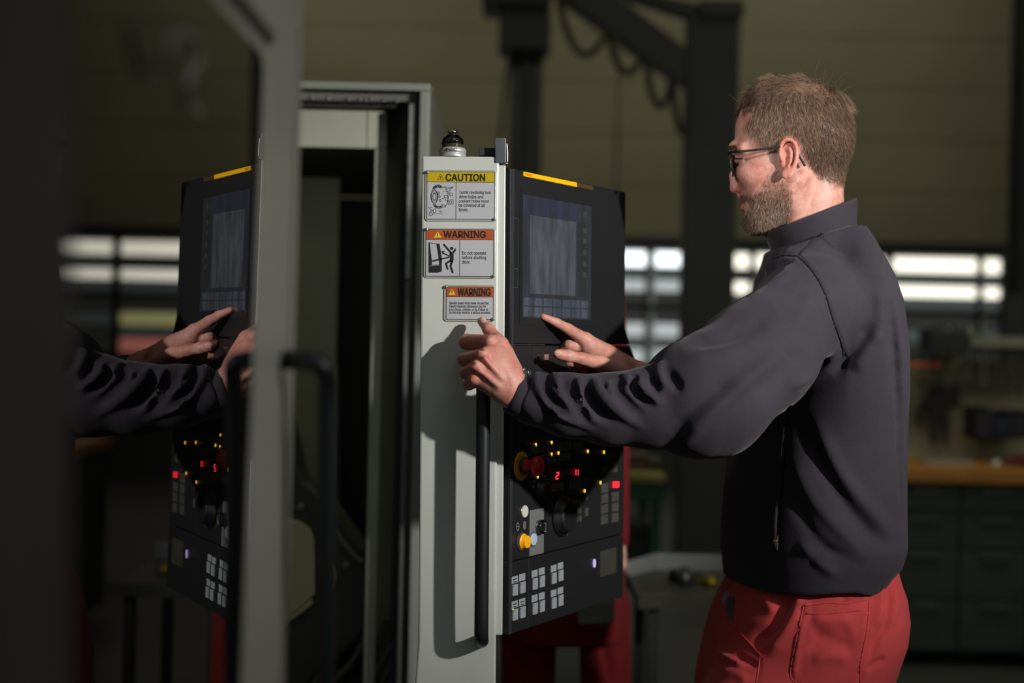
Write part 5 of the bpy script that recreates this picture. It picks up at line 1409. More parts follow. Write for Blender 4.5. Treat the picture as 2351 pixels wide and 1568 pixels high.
# sides and back, clipped short
P_, N_, sx, sy = sample(sc_m, 34000)
kp_ = rng.random(len(P_)) < np.clip(seg_dist(sx, sy, SCALP + SCALP[:1])[0] / 10, .15, 1) * np.clip((sx - 1696) / 40, .25, 1) * np.clip(1.05 - .5 * np.clip((sy - 380) / 50, 0, 1), 0, 1); P_, N_, sx, sy = P_[kp_], N_[kp_], sx[kp_], sy[kp_]
top = np.clip((224 - P_[:, 1]) / 24, 0, 1)   # 1 on the crown
flow = np.stack([.30 * np.ones(len(P_)), np.ones(len(P_)), np.zeros(len(P_))], 1)
flow[:, 0] = np.where(P_[:, 0] + A0 < 1790, -.05, .32)
keep = top < rng.random(len(P_)); P_, N_, flow, tp = P_[keep], N_[keep], flow[keep], top[keep]
ns = lambda n, s_: rng.normal(0, s_, (n, 3))
d0_ = unit(N_ * .55 + unit(flow) * .8 + ns(len(P_), .16)); d1_ = unit(unit(flow) + N_ * .15 + ns(len(P_), .16))
thin = np.clip((P_[:, 1] - 360) / 60, 0, 1)
ln = (9 + 7 * rng.random(len(P_)) + 8 * np.clip((300 - P_[:, 1]) / 70, 0, 1)) * (1 - .45 * thin)
V1, F1, n1 = strands(P_, d0_, d1_, ln, np.full(len(P_), .33), .8, 2)
clump = .5 + .3 * np.sin(P_[:, 0] * .21 + P_[:, 1] * .13) * np.sin(P_[:, 1] * .09 + P_[:, 2] * .17)
sh1 = np.clip(np.repeat(.33 + .25 * (clump - .5) + .22 * np.clip((1790 - P_[:, 0] - A0) / 80, 0, 1) * np.clip((P_[:, 1] - 240) / 40, 0, 1) + rng.normal(0, .22, len(P_)), n1) + np.tile(np.repeat([0, .08, .2], 3), len(P_)), 0, 1)
# crown, longer, swept up and forward
tm_ = in_poly(tpx, tpy, SCALP) & (TRI_C[:, 1] < 285)
P_, N_, sx, sy = sample(tm_, 30000)
wgt = np.clip((247 - P_[:, 1]) / 12, 0, 1); keep = wgt > rng.random(len(P_)); P_, N_ = P_[keep], N_[keep]
n = len(P_); ax_ = P_[:, 0] + A0
sw = np.sin(ax_ * .045 + P_[:, 2] * .05) * .35
front = np.clip((1760 - ax_) / 60, 0, 1)
sideq = np.clip((np.abs(P_[:, 2]) - 25) / 40, 0, 1) * np.clip((P_[:, 1] - 192) / 26, 0, 1); sg_ = np.sign(P_[:, 2])
backq = np.clip((ax_ - 1850) / 60, 0, 1)
cj = np.stack([np.sin(P_[:, 1] * .11 + P_[:, 2] * .09), np.sin(ax_ * .10 + 1), np.sin(ax_ * .08 + P_[:, 1] * .1)], 1) * .11
d0_ = unit(N_ * (.22 + .12 * backq)[:, None] + np.stack([-.85 + sw * .3 + .75 * backq, -.05 + .5 * sideq + .1 * backq, .2 * sw], 1) + cj + ns(n, .09))
d1_ = unit(np.stack([-.60 + .45 * front + .45 * sideq + .75 * backq, .12 + .75 * front + .95 * sideq + .35 * backq, .25 * sw + .1 * sg_], 1) + N_ * (.06 + .04 * backq)[:, None] + cj + ns(n, .10))
stray = rng.random(n) < .002 * (1 + 3 * backq)
ln = (32 + 16 * rng.random(n)) * (1 - .15 * sideq); ln = np.where(stray, ln * 1.3, ln); d1_ = np.where(stray[:, None], unit(N_ + ns(n, .4)), d1_)
V2, F2, n2 = strands(P_, d0_, d1_, ln, np.full(n, .5), .95, 4)
cl = .5 + .5 * np.sin(ax_ * .22 + P_[:, 2] * .16) * np.sin(P_[:, 2] * .17 - P_[:, 1] * .12 + ax_ * .05)
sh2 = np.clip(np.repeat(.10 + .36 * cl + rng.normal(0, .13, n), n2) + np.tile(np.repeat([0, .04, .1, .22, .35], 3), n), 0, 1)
# forelock hanging over the far side of the forehead
fm = (TRI_C[:, 1] < 262) & (TRI_C[:, 1] > 205) & (TRI_C[:, 0] + A0 < 1752) & (TRI_C[:, 2] > -42)
P_, N_, sx, sy = sample(fm, 2600); n = len(P_)
d0_ = unit(N_ * .45 + np.stack([-.75 * np.ones(n), -.1 * np.ones(n), .12 * np.ones(n)], 1) + ns(n, .16))
d1_ = unit(np.stack([.25 * np.ones(n), np.ones(n), .1 * np.ones(n)], 1) + ns(n, .22))
V5, F5, n5 = strands(P_, d0_, d1_, 26 + 20 * rng.random(n), np.full(n, .5), 1.0, 4)
sh5 = np.clip(np.repeat(.12 + rng.normal(.1, .14, n), n5) + np.tile(np.repeat([0, .04, .1, .22, .35], 3), n), 0, 1)
# fringe of longer tips hanging over the clipped sides
hm = (TRI_C[:, 1] < 262) & (TRI_C[:, 1] > 226) & (np.abs(TRI_C[:, 2]) > 45) & (TRI_C[:, 0] + A0 > 1712) & (TRI_C[:, 0] + A0 < 1915)
P_, N_, sx, sy = sample(hm, 7500); n = len(P_); ax_ = P_[:, 0] + A0
cl = .5 + .5 * np.sin(ax_ * .42 + P_[:, 1] * .08)
d0_ = unit(N_ * .40 + np.stack([-.45 + .25 * np.sin(ax_ * .2), .45 * np.ones(n), np.zeros(n)], 1) + ns(n, .12))
d1_ = unit(np.stack([-.10 + .3 * np.sin(ax_ * .2 + 1) + .4 * np.clip((ax_ - 1850) / 50, 0, 1), np.ones(n), np.zeros(n)], 1) + N_ * .05 + ns(n, .12))
V6, F6, n6 = strands(P_, d0_, d1_, (13 + 12 * rng.random(n)) * (.6 + .6 * cl), np.full(n, .42), 1.0, 4)
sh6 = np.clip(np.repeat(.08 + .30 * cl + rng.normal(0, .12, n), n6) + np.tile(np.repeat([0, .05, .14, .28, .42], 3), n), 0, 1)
V, F_ = join([(V1, F1), (V2, F2), (V5, F5), (V6, F6)])
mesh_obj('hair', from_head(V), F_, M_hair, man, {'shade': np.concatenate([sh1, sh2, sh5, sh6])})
# beard and moustache
bm = in_poly(tpx, tpy, BEARD) & ~((np.abs(TRI_C[:, 1] - 468) < 9) & (TRI_C[:, 0] + A0 < 1719) & (np.abs(TRI_C[:, 2]) < 26)) & (TRI_C[:, 1] < 540)
P_, N_, sx, sy = sample(bm, 38000)
jaw = np.clip((sy - 430) / 60, 0, 1); dens = .12 + .80 * jaw + .6 * (sx < 1712); keep = rng.random(len(P_)) < dens * np.clip((seg_dist(sx, sy, BEARD + BEARD[:1])[0] - 1) / np.where(sx > 1760, 17, 7), .06, 1); P_, N_, sx, sy, jaw = P_[keep], N_[keep], sx[keep], sy[keep], jaw[keep]
n = len(P_)
fl_v = np.stack([-.25 + .15 * jaw, np.ones(n), np.zeros(n)], 1)
d0_ = unit(N_ * .7 + unit(fl_v) * .7 + ns(n, .2)); d1_ = unit(unit(fl_v) + N_ * .25 + ns(n, .25))
ln = 5 + 3 * rng.random(n) + 8 * jaw * rng.random(n) + 3 * (sx < 1712)
V3, F3, n3 = strands(P_, d0_, d1_, ln, np.full(n, .29), .7, 2)
ginger = np.clip((1728 - sx) / 20, 0, 1)
under = np.clip((sy - (528 - (sx - 1740) * .38)) / 14, 0, 1)
sh3 = np.repeat(np.clip(.26 + .24 * jaw * (1 - ginger) - .15 * ginger + rng.normal(0, .30, n), 0, 1), n3)
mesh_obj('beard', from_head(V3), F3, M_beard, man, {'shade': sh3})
# eyebrows
P_, N_, sx, sy = sample((np.abs(TRI_C[:, 1] - (343 + .1 * (np.abs(TRI_C[:, 2]) - 40))) < 6) & (np.abs(TRI_C[:, 2]) > 14) & (np.abs(TRI_C[:, 2]) < 74) & (TRI_C[:, 0] + A0 < 1725), 700)
n = len(P_); sg = np.sign(P_[:, 2]); fl_v = np.stack([.35 * np.ones(n), -.15 * np.ones(n), sg], 1)
d0_ = unit(N_ * .4 + unit(fl_v) + ns(n, .15)); V4, F4, n4 = strands(P_, d0_, unit(fl_v), 7 + 4 * rng.random(n), np.full(n, .5), .6, 2)
mesh_obj('eyebrows', from_head(V4), F4, M_hair, man, {'shade': np.repeat(np.clip(rng.normal(.55, .2, n), 0, 1), n4)})

# ------------------------------------------------------------------ glasses
gl = MB(); 
M_gf = mat('glasses_black', srgb(18, 18, 20), .65, var=0); M_gm = mat('glasses_wire', srgb(110, 100, 90), .25, .9, var=0)
M_lens = bpy.data.materials.new('lens_glass'); M_lens.use_nodes = True
lb_ = M_lens.node_tree.nodes['Principled BSDF']; lb_.inputs['Transmission Weight'].default_value = 1; lb_.inputs['Roughness'].default_value = 0; lb_.inputs['IOR'].default_value = 1.12; lb_.inputs['Base Color'].default_value = (.95, .97, .98, 1)
def lens_pt(s_, u_, v_):   # u across (-1..1), v down (-1..1)
    return hw_(1676 + 9 * (v_ + 1) / 2 + 3.5 * abs(u_ * 34 + 0) / 34 * .6 + (2.5 if u_ * s_ > 0 else 0), 350 + 27 * (v_ + 1) - (s_ * 46 + u_ * 36) * .075, s_ * 46 + u_ * 36)
gframe = MB()
for s_ in (-1, 1):
    gframe.tube([lens_pt(s_, u_, -1 + .10 * u_ * u_) for u_ in np.linspace(-1, 1, 9)], .0013, 6)
gframe.tube([lens_pt(-1, 1, -.9), hw_(1673, 352, 0), lens_pt(1, -1, -.9)], .0012, 6)
g_o = gframe.build('glasses', M_gf, man, label='dark half-rim glasses with thin black arms')
for s_ in (-1, 1):
    ol = [lens_pt(s_, math.cos(t) * (1 - .12 * max(0, math.sin(t))), max(-.95, math.sin(t) * .98)) for t in np.linspace(0, 2 * math.pi, 29)[:-1]]
    nrm = (ol[7] - ol[0]).cross(ol[14] - ol[0]).normalized()
    g = MB(); nn = len(ol); g.add([p_ + nrm * .0007 for p_ in ol] + [p_ - nrm * .0007 for p_ in ol], [tuple(range(nn)), tuple(reversed(range(nn, 2 * nn)))] + [(i, nn + i, nn + (i + 1) % nn, (i + 1) % nn) for i in range(nn)])
    g.build('lens', M_lens, g_o)
    MB().tube(ol + [ol[0]], .0005, 5).build('lens_rim', M_gm, g_o)
    e0 = lens_pt(s_, s_ * 1.0, -.95)
    if s_ < 0:
        cz_ = -104
        pts = [e0, hw_(1680, 357, -88)] + [Vector(to_world(from_head(np.array([HH(x, y, c_)])))[0]) for x, y, c_ in ((1700, 348, -99), (1740, 343.5, -107), (1788, 337, -108), (1806, 334, -94), (1824, 342, -94), (1834, 357, -104), (1846, 377, -102), (1848, 381, -101))]
    else:
        pts = [e0, hw_(1679, 350, 88), hw_(1700, 348, 99), hw_(1790, 338, 107), hw_(1815, 338, 104), hw_(1850, 384, 96)]
    MB().tube(pts, .0017, 8).build('temple_arm', M_gf, g_o)
    MB().tube([lens_pt(s_, -s_ * .8, 0), hw_(1690, 385, s_ * 14)], .0006, 5).build('nose_pad', M_gm, g_o)

# ------------------------------------------------------------------ sweater
SHEAR = .20
def row(py, L, R_, d, hd):
    R_ -= 46 if py > 650 else 0; L += 22 if py > 650 else 0
    s = 2.25 / D0
    return (CY + (py - CY) * s, CX + (L - CX) * s, CX + (R_ - CX) * s, (d - D0) / KP, hd / KP)
sf = Field(H(1130, 480, 1.85).tolist()[:2] + [-520], [2175, H(0, 1375, 2.25)[1], 520], 5.0)
sf.loft([row(503, 1862, 1930, 2.20, .05), row(516, 1840, 1946, 2.21, .09), row(540, 1808, 1945, 2.23, .135), row(565, 1788, 1956, 2.24, .165), row(600, 1785, 1972, 2.25, .185), row(640, 1770, 1992, 2.25, .20), row(700, 1740, 2062, 2.26, .21),
         row(800, 1722, 2080, 2.26, .205), row(900, 1706, 2086, 2.265, .20), row(1000, 1685, 2087, 2.27, .195), row(1150, 1668, 2090, 2.27, .19), row(1240, 1660, 2092, 2.27, .19), row(1280, 1660, 2082, 2.27, .185), row(1310, 1664, 2055, 2.27, .18), row(1360, 1668, 2030, 2.27, .175)], 0, '+', 2.35, SHEAR)
# yoke under the collar and left sleeve
sf.cap(T(1866, 560, 2.165), T(1868, 610, 2.18), 96, 120, 24)
sf.cap(T(1822, 600, 2.11), T(1905, 572, 2.12), 30, 38, 40)
sf.cap(T(1868, 655, 2.09), T(1850, 700, 2.08), 66, 88, 30)
sf.chain([T(1850, 705, 2.08), T(1742, 818, 2.02), T(1628, 908, 1.96), T(1590, 918, 1.95)], [98, 112, 119, 111], 55)
sf.chain([T(1590, 925, 1.95), T(1500, 935, 1.94), T(1400, 940, 1.935), T(1300, 930, 1.93), T(1225, 916, 1.925), T(1190, 906, 1.92)], [98, 84, 73, 64, 51, 45], 14)
# right sleeve, behind
sf.chain([T(1885, 700, 2.40), T(1680, 950, 2.35), T(1545, 902, 2.225), T(1508, 880, 2.20)], [88, 74, 54, 40], 24)
ax = [a.astype(np.float32) for a in sf.ax]
XX, YY, ZZ = ax[0][:, None, None], ax[1][None, :, None], ax[2][None, None, :]
# hem: tilted, follows the waist band; only where the trunk is
SS = 2.25 / D0
hem = np.interp(((XX - CX) / SS + CX)[:, 0, 0], [1600, 1670, 1780, 1850, 1905, 1950, 1985, 2035, 2065, 2100], [1347, 1346, 1338, 1326, 1322, 1331, 1322, 1303, 1291, 1286]).astype(np.float32)[:, None, None]
sf.V = smax(sf.V, (YY - (CY + (hem - CY) * SS)), 5)
COLL = 574 - (XX - 1775) * .32
sf.V = smax(sf.V, (COLL - YY) * .95, 6)
# cut the cuff open end
cutd = lambda p_, nrm: (XX - p_[0]) * nrm[0] + (YY - p_[1]) * nrm[1] + (ZZ - p_[2]) * nrm[2]
cp_ = T(1203, 913, 1.921); loc = (XX < cp_[0] + 60)
sf.V = np.where(loc, smax(sf.V, cutd(cp_, (-.90, -.44, 0)), 3), sf.V)
PSW, FSW = sf.mesh()
Z = lambda x, y: (1480 + x / 2.53, 440 + y / 2.53)
W = lambda x, y: (1000 + x / 4.198, 700 + y / 4.198)
st = []
def S(pts, amp, wd, tap=1, f=None): st.append(([f(*p_) for p_ in pts] if f else pts, amp * FS, wd, tap))
FS = 1.35
# forearm creases: ridges and the hollows beside them
S([(1060, 640), (985, 690), (985, 780), (1040, 880), (1150, 1000), (1320, 1110), (1520, 1210)], 7, 7.5, 1, W)
S([(1075, 690), (1040, 760), (1075, 870), (1190, 990), (1340, 1080)], -9, 8, 1, W)
S([(1130, 655), (1180, 740), (1290, 900)], 6, 7, 1, W)
S([(1240, 720), (1250, 800), (1310, 880)], -6, 7, 1, W)
S([(1400, 680), (1370, 770), (1385, 900), (1440, 1020), (1560, 1130)], 6.5, 8, 1, W)
S([(1300, 740), (1310, 860), (1360, 980), (1440, 1090)], -4, 9, 1, W)
S([(1460, 760), (1480, 880), (1570, 1000), (1700, 1120)], -9, 9, 1, W)
S([(1540, 690), (1560, 790), (1660, 930), (1800, 1050), (2000, 1190)], 7.5, 8.5, 1, W)
S([(1600, 740), (1650, 830)], -7, 6, 1, W)
S([(1700, 720), (1690, 830), (1760, 930)], 5, 7, 1, W)
S([(1745, 720), (1745, 800), (1830, 930), (1990, 1050)], -8, 8, 1, W)
S([(1800, 670), (1860, 730), (1900, 800)], 6, 7, 1, W)
S([(1960, 660), (1950, 760), (2020, 860), (2180, 960)], 6.5, 7.5, 1, W)
S([(1930, 700), (1915, 790), (1990, 900), (2100, 980)], -6, 7, 1, W)
S([(2080, 670), (2110, 770), (2140, 800)], -7, 7, 1, W)
S([(2190, 560), (2160, 640), (2230, 760)], 6, 8, 1, W)
S([(2230, 640), (2300, 740), (2345, 810)], -5, 8, 1, W)
S([(1180, 930), (1215, 975)], -3, 10, 1)
# upper arm
FS = 1.5
S([(190, 1480), (330, 1330), (500, 1170), (640, 1060), (820, 930)], 9, 20, 1, Z)
S([(150, 1420), (330, 1230), (520, 1090)], -5, 22, 1, Z)
S([(200, 960), (420, 925), (600, 840), (700, 760), (800, 680)], 5, 28, 1, Z)
S([(220, 870), (450, 860), (620, 800), (760, 690)], -9, 24, 1, Z)
S([(600, 620), (760, 520), (880, 430)], 5, 13, 1, Z)
S([(650, 520), (740, 450), (860, 400)], -4, 9, 1, Z)
S([(880, 820), (930, 680), (980, 600)], 4, 20, 1, Z)
S([(840, 1150), (960, 1090), (1080, 1000), (1110, 900)], 6, 14, 1, Z)
S([(620, 1180), (760, 1060), (900, 900)], -5, 28, 1, Z)
FS = 1.0
# seams: thin grooves beside a raised edge
SEAMD = [(900, 380), (960, 440), (1020, 530), (1060, 620), (1090, 720), (1120, 810), (1150, 900), (1155, 960)]
S(SEAMD, -4.5, 4, 0, Z); S([(x + 14, y - 4) for x, y in SEAMD], 2.5, 6, 0, Z)
S([(925, 345), (980, 280), (1050, 232)], -3.0, 5, 1, Z)
S([(730, 395), (800, 368), (880, 372)], -3.5, 4, 1, Z)
FS = 1.5
# dark crease from the armpit over the back
S([(1330, 760), (1250, 870), (1150, 990), (1080, 1060)], -9, 15, 1, Z)
S([(1370, 800), (1290, 930), (1220, 1050)], 6, 16, 1, Z)
S([(1360, 560), (1370, 760), (1340, 900)], 4, 15, 1, Z)
S([(1440, 640), (1480, 900), (1500, 1300)], 4, 13, 1, Z)
S([(1420, 600), (1440, 900), (1450, 1250)], -2, 14, 1, Z)
S([(2045, 700), (2062, 900), (2070, 1200)], -4, 8, 1)
# lower trunk
FS = 1.1
S([(1812, 935), (1800, 1050), (1790, 1160), (1786, 1262)], -5, 3.5, 0)
S([(1806, 935), (1794, 1050), (1784, 1160), (1780, 1250)], 3, 5, 0)
S([(1835, 950), (1880, 1060), (1960, 1180), (2040, 1260)], -10, 20, 1)
S([(1870, 960), (1930, 1090), (2010, 1190), (2070, 1240)], 8, 20, 1)
S([(1815, 1040), (1870, 1150), (1960, 1250), (2000, 1290)], 7, 18, 1)
S([(1810, 1120), (1860, 1220), (1940, 1300)], -6, 14, 1)
S([(1830, 1240), (1890, 1300), (1930, 1322)], 6, 12, 1)
S([(1850, 1290), (1900, 1262), (1960, 1290)], -4, 12, 1)
S([(1700, 1020), (1740, 1120), (1750, 1240)], 8, 26, 1)
sdf_folds(sf, PSW, FSW, [q_ for q_ in st if q_[2] < 11 and abs(q_[1]) > 5])
PSW, FSW = sf.mesh()
PSW2 = folds(PSW, FSW, [q_ for q_ in st if not (q_[2] < 11 and abs(q_[1]) > 5)])
sweater = mesh_obj('sweater', PSW2, FSW, M_sweat, man, label=None) if False else mesh_obj('sweater', PSW2, FSW, M_sweat, man)
# turned-up collar, an open ring of cloth
def ringpts(ctr, ra, rc, tilt, n=56, flare=0):
    o = []
    for i in range(n):
        t = 2 * math.pi * i / n
        o.append(np.array([ctr[0] + ra * math.cos(t), ctr[1] + tilt * math.cos(t), ctr[2] + rc * math.sin(t)]))
    return o
topc = H(1861, 495, 2.165); botc = H(1868, 548, 2.18)
rows_ = []
for t_, off in ((0, 0), (.15, .5), (.4, 1), (.7, 0), (1, 0)):
    ctr = topc * (1 - t_) + botc * t_
    ra = 104 * (1 - t_) + 97 * t_; rc = 102 * (1 - t_) + 106 * t_; ti = -40 * (1 - t_) + -30 * t_
    rr_ = ringpts(ctr, ra + off, rc + off, ti)
    rows_.append(rr_)
inner_ = [[q_ + np.array([-(q_[0] - rows_[j][0][0]) * 0, 0, 0]) for q_ in rows_[j]] for j in (4, 3, 2, 1, 0)]
inn = []
for j in (0, 1, 2, 3, 4):
    t_ = (0, .15, .4, .7, 1)[j]; ctr = topc * (1 - t_) + botc * t_
    inn.append([ctr + (q_ - ctr) * np.array([.955, .97, .955]) for q_ in rows_[j]])
allr = inn[::-1] + rows_
nn = len(allr[0]); PC = np.array([q_ for r_ in allr for q_ in r_]); FC = []
for j in range(len(allr) - 1):
    for i in range(nn): FC.append([j * nn + i, j * nn + (i + 1) % nn, (j + 1) * nn + (i + 1) % nn, (j + 1) * nn + i])
FC = np.array(FC)[:, ::-1]
mesh_obj('collar', PC, FC, M_sweat, sweater)
# cuff rib
c1 = T(1174, 901, 1.918); c2 = T(1212, 916, 1.923)
dv = unit(c2 - c1); u1 = unit(np.cross(dv, [0, 0, 1])); u2 = np.cross(dv, u1)
allr = []
for t_, r_ in ((1, 38), (.4, 36), (0, 36), (-.03, 38.5), (0, 41), (.25, 43), (.6, 44), (.85, 44), (1.15, 42)):
    ctr = c1 + (c2 - c1) * t_; allr.append([ctr + (u1 * math.cos(a) + u2 * math.sin(a)) * r_ for a in np.linspace(0, 2 * math.pi, 41)[:-1]])
nn = 40; PC = np.array([q_ for r_ in allr for q_ in r_]); FC = np.array([[j * nn + i, j * nn + (i + 1) % nn, (j + 1) * nn + (i + 1) % nn, (j + 1) * nn + i] for j in range(len(allr) - 1) for i in range(nn)])
mesh_obj('cuff', PC, FC[:, ::-1], M_sweat, sweater)

# ------------------------------------------------------------------ trousers
ST = 2.27 / D0
tf = Field(H(1560, 1270, 2.27).tolist()[:2] + [-240], H(2110, 2720, 2.27).tolist()[:2] + [520], 5.5)
def rw(py, L, R_, d, hd):
    R_ -= 26; L += 14
    return (CY + (py - CY) * ST, CX + (L - CX) * ST, CX + (R_ - CX) * ST, (d - D0) / KP, hd / KP)
tf.loft([rw(1288, 1700, 2052, 2.27, .155), rw(1320, 1692, 2060, 2.27, .16), rw(1350, 1672, 2068, 2.27, .175), rw(1400, 1644, 2075, 2.27, .18), rw(1450, 1628, 2070, 2.27, .18), rw(1500, 1616, 2052, 2.27, .18), rw(1568, 1602, 2030, 2.27, .18), rw(1700, 1590, 1990, 2.27, .17)], 0, '+', 2.4, SHEAR)
tf.chain([T(1735, 1660, 2.19), T(1700, 2020, 2.17), T(1730, 2640, 2.20)], [125, 100, 68], 90)
tf.chain([T(1875, 1600, 2.37), T(1880, 2020, 2.37), T(1900, 2640, 2.38)], [135, 100, 68], 40)
PT, FT = tf.mesh()
FS = 1.5
B = lambda x, y: (1580 + x / 4.261, 1200 + y / 4.261)
st = []
S([(1130, 810), (1230, 800), (1370, 782), (1560, 790), (1770, 745)], 2.5, 6, 0, B)
S([(1130, 815), (1090, 1000), (1045, 1200), (1000, 1490), (1060, 1568)], -1.5, 5, 0, B)
S([(1170, 815), (1130, 1000), (1085, 1200), (1045, 1480)], 2.5, 8, 0, B)
S([(1770, 745), (1765, 900), (1740, 1100), (1690, 1350), (1680, 1568)], -1.5, 5, 0, B)
S([(1150, 890), (1400, 885), (1760, 850)], -1.2, 5, 0, B)
S([(1040, 640), (930, 850), (840, 1010), (720, 1130), (640, 1230)], -10, 16, 1, B)
S([(1110, 620), (1050, 900), (900, 1150), (760, 1300)], 7, 15, 1, B)
S([(740, 700), (800, 820), (850, 880)], 5, 12, 1, B)
S([(280, 1270), (400, 1330), (560, 1400)], 8, 8, 1, B)
S([(450, 1310), (560, 1350), (680, 1400)], -7, 8, 1, B)
S([(700, 1310), (690, 1420), (665, 1568)], -1.5, 5, 0, B)
S([(320, 1450), (480, 1480), (600, 1560)], 5, 12, 1, B)
S([(1940, 480), (1960, 700), (1930, 1000), (1830, 1180), (1760, 1400)], -7, 10, 1, B)
S([(1990, 560), (2010, 800), (1960, 1050)], 5, 12, 1, B)
S([(1880, 560), (1900, 800), (1850, 1050)], 5, 12, 1, B)
S([(1750, 1440), (1850, 1370), (1930, 1330)], -6, 6, 1, B)
S([(1500, 570), (1520, 680), (1530, 780)], -3, 7, 1, B)
S([(1410, 540), (1430, 660)], 4, 6, 1, B)
S([(1200, 930), (1380, 960), (1600, 930)], 4, 14, 1, B)
S([(1180, 1060), (1400, 1120), (1600, 1040)], -5, 16, 1, B)
S([(1150, 1250), (1350, 1180), (1650, 1230)], -5, 16, 1, B)
S([(1200, 1330), (1400, 1300), (1600, 1330)], 4, 16, 1, B)
# puckered stitching
for i in range(11): S([(1080 - i * 7, 960 + i * 48), (1120 - i * 7, 966 + i * 48)], 3.2, 3, 0, B)
for i in range(12): S([(1730 - i * 6, 880 + i * 50), (1760 - i * 6, 886 + i * 50)], 2.6, 3, 0, B)
PT2 = folds(PT, FT, st)
trousers = mesh_obj('trousers', PT2, FT, M_trou, man)
# pocket opening: piping and light lining lying on the cloth
TW = to_world(PT2); TB = BVHTree.FromPolygons([tuple(v) for v in TW], [tuple(int(i) for i in f) for f in FT])
def onto(px_, py_, off=.002):
    r_ = ray(px_, py_).normalized(); hit = TB.ray_cast(CAM, r_)
    return (hit[0] - r_ * off) if hit[0] is not None else U(px_, py_, 2.2)
pp = [B(x, y) for x, y in ((415, 602), (370, 640), (330, 700), (322, 780), (360, 870), (430, 985), (540, 1110), (640, 1225), (720, 1310))]
MB().tube([onto(x, y) for x, y in pp], .0011, 6, smooth=1).build('pocket_piping', mat('pink_piping', srgb(206, 58, 74), .6, var=.05), trousers)
TS_ = [[B(x, y) for x, y in q_] for q_ in (((1130, 812), (1090, 1000), (1045, 1200), (1000, 1490), (1060, 1568)), ((1770, 748), (1765, 900), (1740, 1100), (1690, 1350), (1680, 1568)), ((1130, 812), (1230, 802), (1370, 784), (1560, 790), (1768, 748)), ((1150, 890), (1400, 885), (1760, 850)), ((700, 1318), (690, 1420), (665, 1568)))]
for q_ in TS_:
    MB().tube([onto(x, y, .0003) for x, y in catmull(q_, 5)], .0011, 6).build('seam', M_trou, trousers, smooth=True)
def patch(pts, m, name, off=.0025):
    vs = [onto(*B(x, y), off) for x, y in pts]; n_ = len(vs); back_ = [v + Vector((0, .003, 0)) for v in vs]
    MB().add(vs + back_, [tuple(range(n_)), tuple(reversed(range(n_, 2 * n_)))] + [(i, n_ + i, n_ + (i + 1) % n_, (i + 1) % n_) for i in range(n_)]).build(name, m, trousers)
patch([(372, 668), (408, 692), (345, 800), (332, 790), (334, 720)], mat('pocket_lining', srgb(150, 150, 160), .8), 'pocket_lining')
patch([(360, 835), (400, 730), (460, 720), (445, 860), (440, 985), (405, 920)], mat('pocket_lining_grey', srgb(84, 82, 90), .8), 'pocket_lining')
SWW = to_world(PSW2); SB = BVHTree.FromPolygons([tuple(v) for v in SWW], [tuple(int(i) for i in f) for f in FSW])
def onto_s(px_, py_, off=.002):
    r_ = ray(px_, py_).normalized(); hit = SB.ray_cast(CAM, r_)
    return (hit[0] - r_ * off) if hit[0] is not None else U(px_, py_, 2.05)
for sm_ in ([Z(*p_) for p_ in SEAMD], [Z(*p_) for p_ in ((900, 375), (940, 325), (980, 280), (1040, 238))], [Z(*p_) for p_ in ((735, 393), (800, 370), (850, 369), (900, 378))], [(1808, 1010), (1800, 1080), (1791, 1160), (1787, 1228)]):
    pts = [onto_s(x, y, 0.0) for x, y in catmull(sm_, 5)]
    MB().tube(pts, .0017, 6).build('seam', M_seam, sweater, smooth=True)
zs = [onto_s(x, y, .001) for x, y in ((1786, 1230), (1785, 1262))]
MB().tube([onto_s(1776, 1242.5), onto_s(1783, 1241.5)], .0012, 8).build('zip_pull', mat('brass', (1, 1, 1)), sweater)
MB().tube(zs, .0009, 6).build('zip_teeth', mat('polished_chrome', (1, 1, 1)), sweater)
# shoes
M_shoe = mat('shoe_black', srgb(24, 24, 26), .45)
for (px_, d_), nm in (((1730, 2.20), 'shoe'), ((1900, 2.38), 'shoe')):
    x_ = U(px_, 2640, d_).x; g = MB(); fr = Frame((x_, d_, 0), (1, 0, 0), (0, 1, 0))
    prev_ = None; vs = []; n_ = 14; secs = [(-.20, .02, .03), (-.17, .045, .055), (-.10, .05, .07), (0, .045, .10), (.06, .042, .10), (.085, .02, .08)]
    for x0, w_, h_ in secs:
        for i in range(n_):
            t = math.pi * 2 * i / n_; vs.append(fr.p(x0, w_ * math.cos(t), max(0, h_ * (.5 + .5 * math.sin(t)))))
    fs = [(j * n_ + i, j * n_ + (i + 1) % n_, (j + 1) * n_ + (i + 1) % n_, (j + 1) * n_ + i) for j in range(len(secs) - 1) for i in range(n_)]
    fs += [tuple(reversed(range(n_))), tuple(range((len(secs) - 1) * n_, len(secs) * n_))]
    g.add(vs, fs); g.build(nm, M_shoe, man, smooth=True)

# ================================================================== second worker, hidden behind the panel
D2 = 3.05
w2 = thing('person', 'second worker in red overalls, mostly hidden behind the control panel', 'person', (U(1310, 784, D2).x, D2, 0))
def W2(px, py, d=D2): return H(px, py, d)
q2_ = D2 / D0
of = Field(W2(1110, 470).tolist()[:2] + [W2(0, 0, D2)[2] - 260], [W2(1490, 700)[0], W2(0, 2270)[1], W2(0, 0, D2)[2] + 260], 10)
c3 = W2(0, 0)[2]
of.loft([(W2(0, y)[1], W2(L, y)[0], W2(R_, y)[0], c3, hd / KP) for y, L, R_, hd in ((560, 1280, 1330, .06), (585, 1215, 1395, .09), (640, 1196, 1424, .115), (900, 1200, 1428, .115), (1090, 1195, 1436, .115), (1260, 1172, 1436, .12), (1400, 1160, 1434, .12), (1460, 1155, 1435, .11))], 0, '+', 2.3)
of.chain([W2(1215, 1420), W2(1208, 1800), W2(1215, 2170)], [92, 78, 60], 14)
